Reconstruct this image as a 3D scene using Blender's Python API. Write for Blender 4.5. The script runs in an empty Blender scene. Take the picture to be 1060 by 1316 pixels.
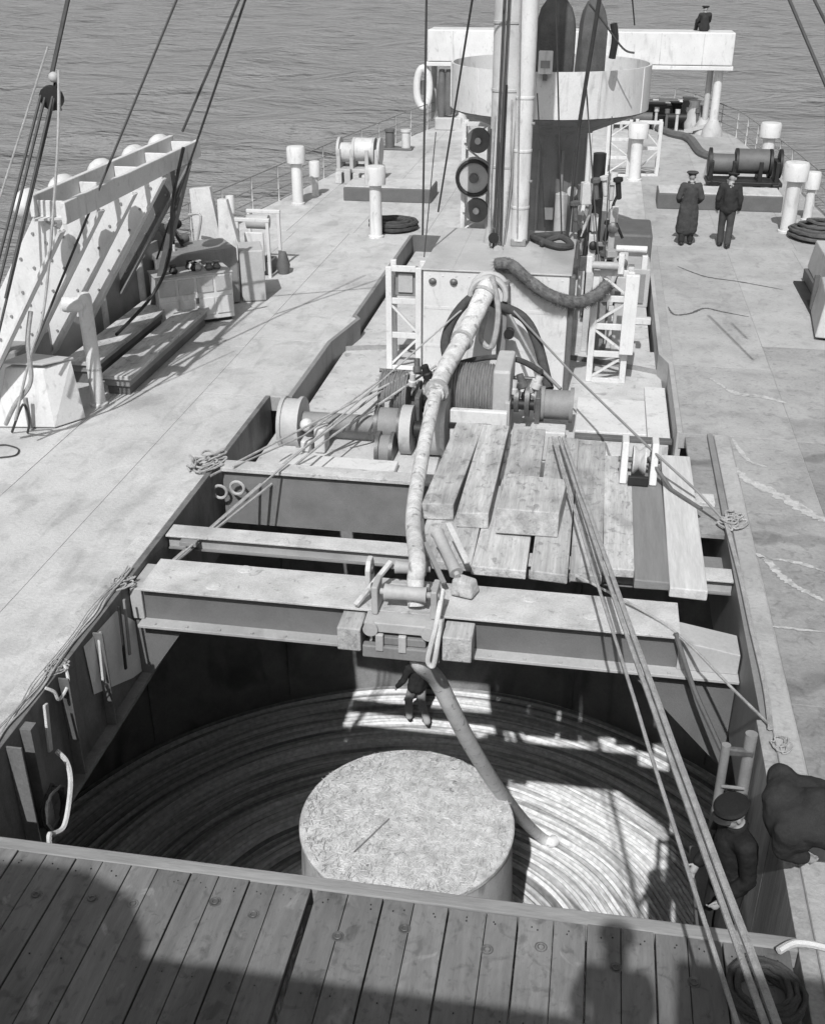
import bpy, bmesh, math, random
from mathutils import Vector, Matrix, Quaternion
random.seed(7)
SC = bpy.context.scene
COL = SC.collection
PI = math.pi
R = math.radians

# ------------------------------------------------------------------ camera
CAM_H = 6.7
PITCH, YAW = R(27.56), R(9.38)
FPX, PW, PH = 1395.0, 1060.0, 1316.0
cd = bpy.data.cameras.new('camera')
cam = bpy.data.objects.new('camera', cd); COL.objects.link(cam)
cam.location = (0, 0, CAM_H)
cam.rotation_euler = (PI / 2 - PITCH, 0, YAW)
cd.sensor_fit = 'VERTICAL'; cd.sensor_height = 24.0; cd.lens = 24.0 * FPX / PH
cd.clip_start = 0.05; cd.clip_end = 30000
SC.camera = cam
# ------------------------------------------------------------------ light
SUN_D = Vector((0.06, 0.90, -1.0)).normalized()
w = bpy.data.worlds.new('World'); SC.world = w; w.use_nodes = True
nt = w.node_tree; nt.nodes.clear()
sky = nt.nodes.new('ShaderNodeTexSky'); sky.sky_type = 'NISHITA'; sky.sun_disc = False
sky.sun_elevation = math.asin(-SUN_D.z); sky.sun_rotation = math.atan2(-SUN_D.x, -SUN_D.y)
sky.dust_density = 2.5
bw = nt.nodes.new('ShaderNodeRGBToBW'); bg = nt.nodes.new('ShaderNodeBackground'); out = nt.nodes.new('ShaderNodeOutputWorld')
nt.links.new(sky.outputs[0], bw.inputs[0]); nt.links.new(bw.outputs[0], bg.inputs[0]); nt.links.new(bg.outputs[0], out.inputs[0])
bg.inputs[1].default_value = 0.12
sl = bpy.data.lights.new('sun', 'SUN'); sl.energy = 4.0; sl.angle = R(0.53); sl.color = (1, 1, 1)
sun = bpy.data.objects.new('sun', sl); COL.objects.link(sun)
sun.rotation_euler = SUN_D.to_track_quat('-Z', 'Y').to_euler(); sun.location = (0, -20, 30)
SC.view_settings.view_transform = 'Standard'; SC.view_settings.look = 'None'
SC.view_settings.exposure = 0.0; SC.view_settings.gamma = 1.0

# ------------------------------------------------------------------ measuring helpers
def _ray(x, y):
    a = x - PW / 2; b = PH / 2 - y
    up = b * math.cos(PITCH) - FPX * math.sin(PITCH); fw = FPX * math.cos(PITCH) + b * math.sin(PITCH)
    return Vector((a * math.cos(YAW) - fw * math.sin(YAW), a * math.sin(YAW) + fw * math.cos(YAW), up))
def at(x, y, z=0.0):            # point of the place at height z
    d = _ray(x, y); return Vector((0, 0, CAM_H)) + d * ((z - CAM_H) / d.z)
def atY(x, y, Y):               # point of the place at distance Y along the ship
    d = _ray(x, y); return Vector((0, 0, CAM_H)) + d * (Y / d.y)

# ------------------------------------------------------------------ materials (greys: monochrome film)
MATS = {}
def mat(name, v, rough=0.7, var=0.18, scale=1.5, fine=25, bump=0.15, metal=0.0, stretch=(1, 1, 1), stain=None, objvar=0.0, spec=0.4, streak=None):
    if name in MATS: return MATS[name]
    m = bpy.data.materials.new(name); m.use_nodes = True; MATS[name] = m
    n = m.node_tree.nodes; L = m.node_tree.links
    b = n['Principled BSDF']; b.inputs['Roughness'].default_value = rough; b.inputs['Metallic'].default_value = metal
    b.inputs['Specular IOR Level'].default_value = spec
    g = n.new('ShaderNodeNewGeometry'); mp = n.new('ShaderNodeMapping'); mp.inputs['Scale'].default_value = stretch
    L.new(g.outputs['Position'], mp.inputs['Vector'])
    a = n.new('ShaderNodeTexNoise'); a.inputs['Scale'].default_value = scale; a.inputs['Detail'].default_value = 6; a.inputs['Roughness'].default_value = .62
    f = n.new('ShaderNodeTexNoise'); f.inputs['Scale'].default_value = fine; f.inputs['Detail'].default_value = 4; f.inputs['Roughness'].default_value = .7
    L.new(mp.outputs[0], a.inputs['Vector']); L.new(mp.outputs[0], f.inputs['Vector'])
    def math_(op, x, y):
        q = n.new('ShaderNodeMath'); q.operation = op
        for i, s in enumerate((x, y)):
            if isinstance(s, (int, float)): q.inputs[i].default_value = s
            else: L.new(s, q.inputs[i])
        return q.outputs[0]
    ra = n.new('ShaderNodeMapRange'); ra.inputs[1].default_value = .3; ra.inputs[2].default_value = .7
    ra.inputs[3].default_value = 1 - var; ra.inputs[4].default_value = 1 + var
    L.new(a.outputs['Fac'], ra.inputs[0])
    rf = n.new('ShaderNodeMapRange'); rf.inputs[1].default_value = .3; rf.inputs[2].default_value = .7
    rf.inputs[3].default_value = 1 - var * .7; rf.inputs[4].default_value = 1 + var * .7
    L.new(f.outputs['Fac'], rf.inputs[0])
    val = math_('MULTIPLY', math_('MULTIPLY', ra.outputs[0], rf.outputs[0]), v)
    if objvar:
        oi = n.new('ShaderNodeObjectInfo'); ro = n.new('ShaderNodeMapRange')
        ro.inputs[3].default_value = 1 - objvar; ro.inputs[4].default_value = 1 + objvar
        L.new(oi.outputs['Random'], ro.inputs[0]); val = math_('MULTIPLY', val, ro.outputs[0])
    if stain:                   # (scale, lo, hi, factor, stretch): patches of dirt or wet with a shape of their own
        for (ss, lo, hi, fac, st) in stain:
            m2 = n.new('ShaderNodeMapping'); m2.inputs['Scale'].default_value = st; m2.inputs['Location'].default_value = (ss * 3.1, 7.7, 1.3)
            L.new(g.outputs['Position'], m2.inputs['Vector'])
            s = n.new('ShaderNodeTexNoise'); s.inputs['Scale'].default_value = ss; s.inputs['Detail'].default_value = 7; s.inputs['Distortion'].default_value = .8
            L.new(m2.outputs[0], s.inputs['Vector'])
            rs = n.new('ShaderNodeMapRange'); rs.inputs[1].default_value = lo; rs.inputs[2].default_value = hi
            rs.inputs[3].default_value = 1; rs.inputs[4].default_value = fac
            L.new(s.outputs['Fac'], rs.inputs[0]); val = math_('MULTIPLY', val, rs.outputs[0])
    if streak:                  # dried salt lines: (scale, angle, lo, hi, factor)
        for (ws, ang, lo, hi, fac) in streak:
            m3 = n.new('ShaderNodeMapping'); m3.inputs['Rotation'].default_value = (0, 0, ang); L.new(g.outputs['Position'], m3.inputs['Vector'])
            wv = n.new('ShaderNodeTexWave'); wv.inputs['Scale'].default_value = ws; wv.inputs['Distortion'].default_value = 9; wv.inputs['Detail'].default_value = 5
            wv.inputs['Detail Scale'].default_value = .9; wv.inputs['Detail Roughness'].default_value = .62; L.new(m3.outputs[0], wv.inputs['Vector'])
            rs = n.new('ShaderNodeMapRange'); rs.inputs[1].default_value = lo; rs.inputs[2].default_value = hi; rs.inputs[3].default_value = 1; rs.inputs[4].default_value = fac
            L.new(wv.outputs['Fac'], rs.inputs[0]); val = math_('MULTIPLY', val, rs.outputs[0])
    cl = n.new('ShaderNodeClamp'); L.new(val, cl.inputs[0]); cl.inputs[1].default_value = .004; cl.inputs[2].default_value = .85
    L.new(cl.outputs[0], b.inputs['Base Color'])
    if bump:
        bp = n.new('ShaderNodeBump'); bp.inputs['Strength'].default_value = bump; bp.inputs['Distance'].default_value = .02
        L.new(f.outputs['Fac'], bp.inputs['Height']); L.new(bp.outputs[0], b.inputs['Normal'])
    return m
STAIN_D = [(.5, .52, .70, .72, (1, .5, 1)), (2.2, .60, .72, .78, (1, 1, 1))]
M_DECK = mat('deck_paint', .49, .8, .13, 1.1, 22, .5, stain=[(.6, .48, .72, .74, (1, .4, 1)), (3.0, .52, .66, .84, (1, .6, 1)), (9.0, .56, .68, .88, (1, 1, 1)), (1.1, .60, .68, .90, (2.5, .35, 1))], objvar=.04)
M_DECKR = mat('deck_paint_worn', .30, .75, .18, 1.0, 20, .5, stain=[(.33, .48, .56, .80, (.45, 1, 1)), (2.5, .52, .66, .80, (1, 1, 1)), (8.0, .56, .68, .76, (1, 1, 1))], objvar=.05, streak=[(.12, R(60), .95, .99, .72)])
M_DECKF = mat('deck_paint_dry', .38, .8, .13, 1.0, 22, .5, stain=[(.7, .5, .7, .82, (1, .5, 1)), (3.0, .52, .66, .86, (1, .6, 1)), (9.0, .56, .68, .82, (1, 1, 1))], objvar=.05)
M_DECKM = mat('deck_paint_scuffed', .35, .8, .16, 1.0, 21, .5, stain=[(.5, .5, .64, .82, (.6, 1, 1)), (2.6, .52, .66, .83, (1, .8, 1)), (8.5, .56, .68, .79, (1, 1, 1))], objvar=.05)
M_DECKB = mat('deck_seam', .33, .8)
M_WHITE = mat('white_paint', .60, .55, .10, 1.4, 30, .1, stain=[(3, .58, .74, .70, (1.5, 1.5, .3)), (9, .6, .7, .8, (1, 1, .5))])
M_WHITE2 = mat('white_paint_worn', .50, .6, .16, 2.2, 30, .12, stain=[(4, .58, .72, .62, (1.5, 1.5, .4))])
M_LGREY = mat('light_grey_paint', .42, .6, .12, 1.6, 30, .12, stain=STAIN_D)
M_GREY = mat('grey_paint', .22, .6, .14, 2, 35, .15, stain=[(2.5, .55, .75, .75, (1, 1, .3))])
M_DGREY = mat('dark_grey_paint', .11, .6, .18, 2.5, 30, .2)
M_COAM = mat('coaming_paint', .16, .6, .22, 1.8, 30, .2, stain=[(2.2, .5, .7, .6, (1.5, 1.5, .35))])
M_BLACK = mat('black_iron', .02, .55, .25, 3, 30, .2)
M_STEEL = mat('oily_steel', .13, .45, .3, 6, 40, .2, metal=.3)
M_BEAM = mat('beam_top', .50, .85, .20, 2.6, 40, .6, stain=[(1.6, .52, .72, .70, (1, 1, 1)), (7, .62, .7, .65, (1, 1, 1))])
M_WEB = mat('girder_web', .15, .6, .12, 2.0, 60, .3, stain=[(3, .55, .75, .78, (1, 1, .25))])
M_TANK = mat('tank_wall_paint', .26, .7, .2, 1.5, 20, .2, stain=[(1.2, .5, .68, .55, (1, 1, .3))])
M_WOOD = mat('hatch_wood', .175, .85, .17, 2.2, 9, .35, stretch=(3.5, .5, 3.5), stain=[(1.3, .46, .66, .68, (1, .5, 1)), (7, .56, .68, .70, (1, 1, 1)), (22, .6, .7, .75, (1, .6, 1)), (3.3, .64, .70, 1.5, (1, .7, 1))], objvar=.2)
M_WOOD2 = mat('weathered_plank', .44, .9, .24, 2.0, 9, .45, stretch=(4.5, .35, 4.5), stain=[(1.8, .48, .68, .66, (1, .6, 1)), (8, .57, .68, .62, (1, .7, 1)), (20, .6, .7, .7, (1, .5, 1))], objvar=.15)
M_WOODD = mat('wood_lining', .30, .85, .24, 2.4, 9, .4, stretch=(2.5, 3, .35))
M_ROPE = mat('manila_rope', .36, .9, .25, 8, 70, .7)
M_ROPEW = mat('white_rope', .60, .9, .14, 8, 70, .6)
M_ROPED = mat('tarred_rope', .06, .9, .3, 8, 70, .7)
M_WIRE = mat('rigging_wire', .05, .6, .2, 8, 60, .3)
M_REEL = mat('wound_wire', .24, .8, .35, 5, 40, .5, stretch=(6, 1, 1))
M_CABLE = mat('whitened_cable', .55, .85, .26, 6, 40, .4, stain=[(7, .57, .66, .5, (1, 1, 1))])
M_ARMOUR = mat('hairy_cable', .15, .9, .4, 9, 60, .9)
M_CANVAS = mat('dark_canvas', .09, .9, .25, 3, 30, .4)
M_WOOL = mat('dark_wool', .035, .95, .2, 5, 80, .4, spec=.1)
M_COAT = mat('grey_coat', .062, .95, .2, 5, 80, .4, spec=.1)
M_TROUS = mat('pale_trousers', .40, .9, .2, 5, 60, .3, spec=.1)
M_SKIN = mat('skin', .30, .55, .06, 6, 60, .1)
M_HAIR = mat('dark_hair', .03, .7, .2, 20, 80, .5)
M_GLOVE = mat('canvas_cloth', .55, .9, .1, 8, 60, .3)

# ------------------------------------------------------------------ mesh collector
class MB:
    def __init__(s): s.v = []; s.f = []
    def add(s, vs, fs):
        o = len(s.v); s.v += [Vector(q) for q in vs]; s.f += [tuple(i + o for i in f) for f in fs]; return s
    def hexa(s, b, t):          # four bottom and four top corners, both counter-clockwise from above
        return s.add(list(b) + list(t), [(3, 2, 1, 0), (4, 5, 6, 7), (0, 1, 5, 4), (1, 2, 6, 5), (2, 3, 7, 6), (3, 0, 4, 7)])
    def box(s, c, d, rz=0, rot=None):
        q = Matrix.Rotation(rz, 3, 'Z') if rot is None else rot
        x, y, z = d[0] / 2, d[1] / 2, d[2] / 2; c = Vector(c)
        P = [c + q @ Vector(p) for p in [(-x, -y, -z), (x, -y, -z), (x, y, -z), (-x, y, -z), (-x, -y, z), (x, -y, z), (x, y, z), (-x, y, z)]]
        return s.hexa(P[:4], P[4:])
    def span(s, x0, x1, y0, y1, z0, z1): return s.box(((x0 + x1) / 2, (y0 + y1) / 2, (z0 + z1) / 2), (x1 - x0, y1 - y0, z1 - z0))
    def bar(s, a, b, wd, h, up=(0, 0, 1)):
        a = Vector(a); b = Vector(b); d = (b - a); l = d.length; d.normalize(); up = Vector(up)
        if abs(d.dot(up)) > .98: up = Vector((0, 1, 0))
        x = d.cross(up).normalized(); z = x.cross(d)
        q = Matrix((x, d, z)).transposed()
        return s.box((a + b) / 2, (wd, l, h), rot=q)
    def tube(s, pts, r, n=8, closed=False):
        pts = [Vector(p) for p in pts]; k = len(pts); rs = r if isinstance(r, (list, tuple)) else [r] * k
        rings = []; ref = None
        for i, p in enumerate(pts):
            if closed: d = pts[(i + 1) % k] - pts[i - 1]
            else: d = pts[min(i + 1, k - 1)] - pts[max(i - 1, 0)]
            if d.length < 1e-9: d = Vector((0, 0, 1))
            d.normalize()
            if ref is None: ref = Vector((0, 0, 1)) if abs(d.z) < .9 else Vector((1, 0, 0))
            x = ref - d * ref.dot(d)
            if x.length < 1e-6: x = d.orthogonal()
            x.normalize(); y = d.cross(x); ref = x
            rings.append([p + (x * math.cos(2 * PI * j / n) + y * math.sin(2 * PI * j / n)) * rs[i] for j in range(n)])
        o = len(s.v)
        for g in rings: s.v += g
        for i in range(k if closed else k - 1):
            a = o + i * n; b = o + ((i + 1) % k) * n
            for j in range(n): s.f.append((a + j, a + (j + 1) % n, b + (j + 1) % n, b + j))
        if not closed:
            s.f.append(tuple(o + j for j in reversed(range(n)))); s.f.append(tuple(o + (k - 1) * n + j for j in range(n)))
        return s
    def lathe(s, prof, o, d=(0, 0, 1), n=24, caps=True):   # prof: (radius, distance along d)
        d = Vector(d).normalized(); o = Vector(o); x = d.orthogonal().normalized(); y = d.cross(x)
        b = len(s.v)
        for (r, h) in prof:
            for j in range(n):
                t = 2 * PI * j / n; s.v.append(o + d * h + (x * math.cos(t) + y * math.sin(t)) * r)
        for i in range(len(prof) - 1):
            for j in range(n):
                a = b + i * n; c = a + n; s.f.append((a + j, a + (j + 1) % n, c + (j + 1) % n, c + j))
        if caps:
            s.f.append(tuple(b + j for j in reversed(range(n)))); s.f.append(tuple(b + (len(prof) - 1) * n + j for j in range(n)))
        return s
    def cyl(s, a, b, r, n=16, r2=None):
        a = Vector(a); b = Vector(b); return s.lathe([(r, 0), (r if r2 is None else r2, (b - a).length)], a, b - a, n)
    def prism(s, poly, z0, z1):
        k = len(poly)
        return s.add([(x, y, z0) for x, y in poly] + [(x, y, z1) for x, y in poly],
                     [tuple(reversed(range(k))), tuple(range(k, 2 * k))] + [(i, (i + 1) % k, k + (i + 1) % k, k + i) for i in range(k)])
    def plateY(s, poly, y0, y1):       # polygon in x,z pushed along y
        k = len(poly)
        return s.add([(x, y0, z) for x, z in poly] + [(x, y1, z) for x, z in poly],
                     [tuple(range(k)), tuple(reversed(range(k, 2 * k)))] + [((i + 1) % k, i, k + i, k + (i + 1) % k) for i in range(k)])
    def plateX(s, poly, x0, x1):       # polygon in y,z pushed along x
        k = len(poly)
        return s.add([(x0, y, z) for y, z in poly] + [(x1, y, z) for y, z in poly],
                     [tuple(reversed(range(k))), tuple(range(k, 2 * k))] + [(i, (i + 1) % k, k + (i + 1) % k, k + i) for i in range(k)])
    def ball(s, c, r, n=10, m=7, rot=None):
        c = Vector(c); r = r if isinstance(r, (tuple, list)) else (r, r, r); b = len(s.v); q = rot or Matrix.Identity(3)
        for i in range(1, m):
            t = PI * i / m
            for j in range(n):
                u = 2 * PI * j / n; s.v.append(c + q @ Vector((r[0] * math.sin(t) * math.cos(u), r[1] * math.sin(t) * math.sin(u), r[2] * math.cos(t))))
        s.v.append(c + q @ Vector((0, 0, r[2]))); s.v.append(c - q @ Vector((0, 0, r[2]))); T = len(s.v) - 2
        for i in range(m - 2):
            for j in range(n):
                a = b + i * n; s.f.append((a + j, a + n + j, a + n + (j + 1) % n, a + (j + 1) % n))
        for j in range(n):
            s.f.append((T, b + j, b + (j + 1) % n)); a = b + (m - 2) * n; s.f.append((T + 1, a + (j + 1) % n, a + j))
        return s
    def cap(s, a, b, ra, rb, n=10):    # tapered capsule
        a = Vector(a); b = Vector(b); d = b - a; l = d.length
        if l < 1e-6: return s.ball(a, ra)
        pr = [(max(1e-4, ra * math.cos(t)), ra * math.sin(t)) for t in (-1.5, -1.0, -.5, 0)] + [(max(1e-4, rb * math.cos(t)), l + rb * math.sin(t)) for t in (0, .5, 1.0, 1.5)]
        return s.lathe(pr, a, d, n)
    def build(s, name, m, parent=None, smooth=False, bevel=0.0, remesh=0.0, kind=None, fix=True):
        xs = [p.x for p in s.v]; ys = [p.y for p in s.v]; zs = [p.z for p in s.v]
        o = Vector(((min(xs) + max(xs)) / 2, (min(ys) + max(ys)) / 2, min(zs)))
        me = bpy.data.meshes.new(name); me.from_pydata([p - o for p in s.v], [], s.f); me.update()
        if fix:
            bm = bmesh.new(); bm.from_mesh(me); bmesh.ops.recalc_face_normals(bm, faces=bm.faces[:]); bm.to_mesh(me); bm.free()
        me.materials.append(m)
        if smooth:
            me.shade_smooth()
            if not remesh: me.set_sharp_from_angle(angle=R(40))
        ob = bpy.data.objects.new(name, me); COL.objects.link(ob)
        if parent:
            ob.parent = parent; ob.location = o - wloc(parent)
        else: ob.location = o
        if bevel:
            bv = ob.modifiers.new('edge', 'BEVEL'); bv.width = bevel; bv.segments = 2; bv.limit_method = 'ANGLE'; bv.angle_limit = R(50)
        if remesh:
            rm = ob.modifiers.new('skin', 'REMESH'); rm.mode = 'VOXEL'; rm.voxel_size = remesh; rm.use_smooth_shade = True
            sm = ob.modifiers.new('soft', 'SMOOTH'); sm.factor = .5; sm.iterations = 4
        if kind: ob['kind'] = kind
        return ob
def wloc(o):
    v = o.location.copy()
    while o.parent: o = o.parent; v += o.location
    return v
def tag(o, label, cat, group=None, kind=None):
    o['label'] = label; o['category'] = cat
    if group: o['group'] = group
    if kind: o['kind'] = kind
    return o
def thing(name, label, cat, loc, group=None):
    e = bpy.data.objects.new(name, None); COL.objects.link(e); e.location = loc; e.empty_display_size = .2
    return tag(e, label, cat, group)
def struct(o): o['kind'] = 'structure'; return o
def piece(name, src, parent, loc):            # another object with the same mesh
    c = bpy.data.objects.new(name, src.data); COL.objects.link(c); c.parent = parent; c.location = Vector(loc) - wloc(parent); return c
def copy_tree(o, loc, label=None):
    def cp(q, par):
        c = q.copy(); COL.objects.link(c); c.parent = par
        for ch in kids.get(q.name, []): cp(ch, c)
        return c
    kids = {}
    for q in COL.objects:
        if q.parent: kids.setdefault(q.parent.name, []).append(q)
    r = cp(o, None); r.location = loc
    if label: r['label'] = label
    return r
def sag(a, b, s=0.0, n=16, jit=0.0):
    a = Vector(a); b = Vector(b); P = []
    for i in range(n + 1):
        t = i / n; p = a.lerp(b, t); p.z -= s * 4 * t * (1 - t)
        if 0 < i < n and jit: p += Vector((random.uniform(-jit, jit), random.uniform(-jit, jit), random.uniform(-jit, jit)))
        P.append(p)
    return P
def spline(pts, n=8):
    pts = [Vector(p) for p in pts]; P = [pts[0]] + pts + [pts[-1]]; o = []
    for i in range(1, len(P) - 2):
        a, b, c, d = P[i - 1:i + 3]
        for k in range(n):
            t = k / n
            o.append(.5 * ((2 * b) + (c - a) * t + (2 * a - 5 * b + 4 * c - d) * t * t + (3 * b - a - 3 * c + d) * t ** 3))
    o.append(pts[-1]); return o
def rope(name, pts, r, m, label, cat='rope', group=None, n=6):
    return tag(MB().tube(pts, r, n).build(name, m, smooth=True), label, cat, group)

# ================================================================== SETTING
# sea
sm = bpy.data.materials.new('sea_water'); sm.use_nodes = True
n = sm.node_tree.nodes; L = sm.node_tree.links; b = n['Principled BSDF']
b.inputs['Base Color'].default_value = (.23, .23, .23, 1); b.inputs['Roughness'].default_value = .22; b.inputs['IOR'].default_value = 1.33
g = n.new('ShaderNodeNewGeometry'); prev = None
for (sx, sy, sc, st, dist) in [(.35, 1, .12, 1, 3.4), (.4, 1, .5, 1, 1.1), (.5, 1, 2.4, 1, .30)]:
    mp = n.new('ShaderNodeMapping'); mp.inputs['Scale'].default_value = (sx, sy, 1); mp.inputs['Rotation'].default_value = (0, 0, R(12))
    L.new(g.outputs['Position'], mp.inputs[0])
    t = n.new('ShaderNodeTexNoise'); t.inputs['Scale'].default_value = sc; t.inputs['Detail'].default_value = 5; t.inputs['Roughness'].default_value = .6
    L.new(mp.outputs[0], t.inputs['Vector'])
    bp = n.new('ShaderNodeBump'); bp.inputs['Strength'].default_value = st; bp.inputs['Distance'].default_value = dist
    L.new(t.outputs['Fac'], bp.inputs['Height'])
    if prev: L.new(prev.outputs[0], bp.inputs['Normal'])
    prev = bp
L.new(prev.outputs[0], b.inputs['Normal'])
s = MB(); SZ = -6.5
def wave(x, y):
    return .55 * math.sin(.11 * x + .31 * y + 1.3 * math.sin(.05 * x)) * math.sin(.07 * y - .05 * x + .6) + .32 * math.sin(.37 * y - .21 * x + 1.1 * math.sin(.09 * x)) + .15 * math.sin(.9 * y + .25 * x)
NX, NY = 150, 260
ys = [20 + (i / NY) ** 2.0 * 700 for i in range(NY + 1)]
for j, y in enumerate(ys):
    for i in range(NX + 1):
        x = (i / NX - .5) * (160 + y * 1.5) - 10 - y * .12
        s.v.append(Vector((x, y, SZ + wave(x, y))))
for j in range(NY):
    for i in range(NX):
        a = j * (NX + 1) + i; q_ = (s.v[a] + s.v[a + NX + 2]) / 2
        if q_.y < 54 and -9.2 < q_.x < 6.2 and abs(q_.x + 1.5) < (56 - q_.y) * .5 + 2: continue
        s.f.append((a, a + 1, a + NX + 2, a + NX + 1))
for (xa, xb, ya, yb) in ((-15000, 15000, -15000, -6), (-15000, -10.0, -6, 40), (6.9, 15000, -6, 40), (-15000, 15000, 40, 20000)):
    s.add([(xa, ya, SZ - .9), (xb, ya, SZ - .9), (xb, yb, SZ - .9), (xa, yb, SZ - .9)], [(0, 1, 2, 3)])
sea = struct(s.build('sea', sm, smooth=True, fix=False))

# hull and deck
PORT = [(-10.6, -8), (-10.6, 15), (-10.3, 25), (-9.45, 31), (-8.5, 38), (-7.4, 45), (-5.6, 52), (-3.2, 56.5), (-.6, 58.5)]
STBD = [(7.5, -8), (7.5, 15), (7.2, 25), (6.5, 31), (6.1, 38), (5.4, 46), (3.9, 52), (1.8, 56.5), (-.6, 58.5)]
INL = [(-5.12, 1.0), (-5.12, 16.4), (-4.75, 16.4), (-4.75, 19.3), (-4.5, 20.8), (-4.62, 21.0), (-4.62, 28)]
INR = [(1.97, 1.0), (1.97, 15.95), (1.52, 15.95), (1.52, 19.1), (1.36, 19.6), (1.36, 28)]
def xat(line, y):
    for (x0, y0), (x1, y1) in zip(line, line[1:]):
        if y0 <= y <= y1: return x0 + (x1 - x0) * (y - y0) / (y1 - y0) if y1 > y0 else x0
    return line[-1][0]
T0, T1 = -.25, -.008
d = MB()
po = [p for p in PORT if p[1] < 28]; so = [p for p in STBD if p[1] < 28]
d.prism([(-5.16, -8)] + [(x - .04, y) for x, y in INL] + [(xat(PORT, 28), 28)] + po[::-1], T0, T1)
d.prism(so + [(xat(STBD, 28), 28)] + [(x + .04, y) for x, y in INR[::-1]] + [(2.01, -8)], T0, T1)
d.prism([(-5.15, -8), (2.0, -8), (2.0, 1), (-5.15, 1)], T0 + .01, T1 - .002)
d.prism([(xat(PORT, 28), 28.03), (xat(STBD, 28), 28.03)] + [p for p in STBD if p[1] > 28] + [p for p in PORT if p[1] > 28][-2::-1], T0, T1)
deck = struct(d.build('ship_deck', M_DECKB))
h = MB()
k = len(PORT)
h.add([(x, y, 0.0 - .02) for x, y in PORT] + [(x * .97 - .02, y - (.8 if y > 40 else 0), -7.5) for x, y in PORT], [(i, i + 1, k + i + 1, k + i) for i in range(k - 1)])
h.add([(x, y, 0.0 - .02) for x, y in STBD] + [(x * .97 - .02, y - (.8 if y > 40 else 0), -7.5) for x, y in STBD], [(i + 1, i, k + i, k + i + 1) for i in range(k - 1)])
struct(h.build('ship_hull', M_GREY, fix=False))
# deck plates, each a child of the deck
def deck_strip(la, lb, ys, m, zt):
    for y0, y1 in zip(ys, ys[1:]):
        a0, a1, b0, b1 = la(y0), la(y1), lb(y0), lb(y1)
        if b0 - a0 < .25 or b1 - a1 < .05: continue
        gp = .006
        if m is M_DECKR and y0 > 18.9: m_ = M_DECKF
        elif m is M_DECKR and y0 > 13: m_ = M_DECKM
        else: m_ = m
        z = zt + random.uniform(-.002, .002)
        MB().hexa([(a0 + gp, y0 + gp, T1 - .003), (b0 - gp, y0 + gp, T1 - .003), (b1 - gp, y1 - gp, T1 - .003), (a1 + gp, y1 - gp, T1 - .003)],
                  [(a0 + gp, y0 + gp, z), (b0 - gp, y0 + gp, z), (b1 - gp, y1 - gp, z), (a1 + gp, y1 - gp, z)]).build('deck_plate', m_, deck, bevel=.003)
pe = lambda y: xat(PORT, y) + .05
se = lambda y: xat(STBD, y) - .05
ledges = [lambda y: xat(INL, min(y, 27.99)) - .085, lambda y: max(pe(y), -6.3), lambda y: max(pe(y), -7.75), lambda y: max(pe(y), -9.2), pe]
Ya = [[3.2, 7.4, 11.0, 16.4], [1, 5.4, 9.8, 14.3, 16.4], [3, 8, 12.6, 17.2], [1.5, 7, 12, 17]]
Yb = [[16.4, 19.3], [16.4, 19.3], [17.2, 21.6], [17, 21]]
Yc = [[21.0, 24.5, 28], [21, 23.4, 28], [21.6, 25.6, 28], [21, 25, 28]]
for i in range(4):
    if i == 0:
        deck_strip(ledges[1], lambda y: -5.205, [1.0, 3.2, 7.4, 11.0, 16.39], M_DECK, 0)
        deck_strip(ledges[1], lambda y: -4.835, [16.4, 19.3], M_DECK, 0)
        deck_strip(ledges[1], lambda y: -4.59 if y > 20 else -4.835, [19.3, 20.9], M_DECK, 0)
        deck_strip(ledges[1], lambda y: -4.705, [20.9, 24.5, 28], M_DECK, 0)
    else:
        deck_strip(ledges[i + 1], ledges[i], [[], [1, 5.4, 9.8, 14.3, 18.8, 23.4, 28], [3, 8, 12.6, 17.2, 21.6, 25.6, 28], [1.5, 7, 12, 17, 21, 25, 28]][i], M_DECK, 0)
r0 = lambda y: 3.3
deck_strip(lambda y: 2.30, r0, [1, 4.6, 9.2, 13.4, 15.94], M_DECKR, 0)
deck_strip(lambda y: 1.605, r0, [15.95, 19.1, 23.4, 28], M_DECKR, 0)
deck_strip(r0, lambda y: 4.9, [1, 6.8, 11.4, 15.9, 20.4, 25, 28], M_DECKR, 0)
deck_strip(lambda y: 4.9, se, [1, 5, 9.9, 14.6, 19, 23, 28], M_DECKR, 0)
FX = [-9.6, -8, -6.2, -4.3, -2.4, -.5, 1.4, 3.2, 5, 6.8]
for a, bx in zip(FX, FX[1:]):
    ys_ = [28, 31 + random.uniform(-.8, .8), 35 + random.uniform(-.8, .8), 39 + random.uniform(-.8, .8), 43, 47, 51, 54.5]
    deck_strip(lambda y, a=a: min(max(a, pe(y)), se(y)), lambda y, bx=bx: max(min(bx, se(y)), pe(y)), ys_, M_DECKR if a > 1 else M_DECK, 0)
# plate under the bridge
deck_strip(lambda y: -5.0, lambda y: 1.9, [-6, -2, .95], M_DECK, 0)
M_SALT = mat('dried_salt', .44, .9, .2, 6, 30, .3, stain=[(9, .5, .62, .7, (1, 1, 1))])
def streak_mark(pix, wd, m):
    P_ = spline([at(x, y, .006) for x, y in pix], 14); mb = MB(); k_ = len(P_)
    for i, p_ in enumerate(P_):
        t_ = (P_[min(i + 1, k_ - 1)] - P_[max(i - 1, 0)]).normalized(); n_ = Vector((-t_.y, t_.x, 0)); e_ = math.sin(PI * (i + .3) / k_) ** .5
        wa = wd * e_ * random.uniform(.35, 1.0); wb = wd * e_ * random.uniform(.35, 1.0); mb.v += [p_ + n_ * wa, p_ - n_ * wb]
    for i in range(k_ - 1): mb.f.append((2 * i, 2 * i + 1, 2 * i + 3, 2 * i + 2))
    mb.build('salt_streak' if m is M_SALT else 'rope_shadow_line', m, deck, fix=False)
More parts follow.
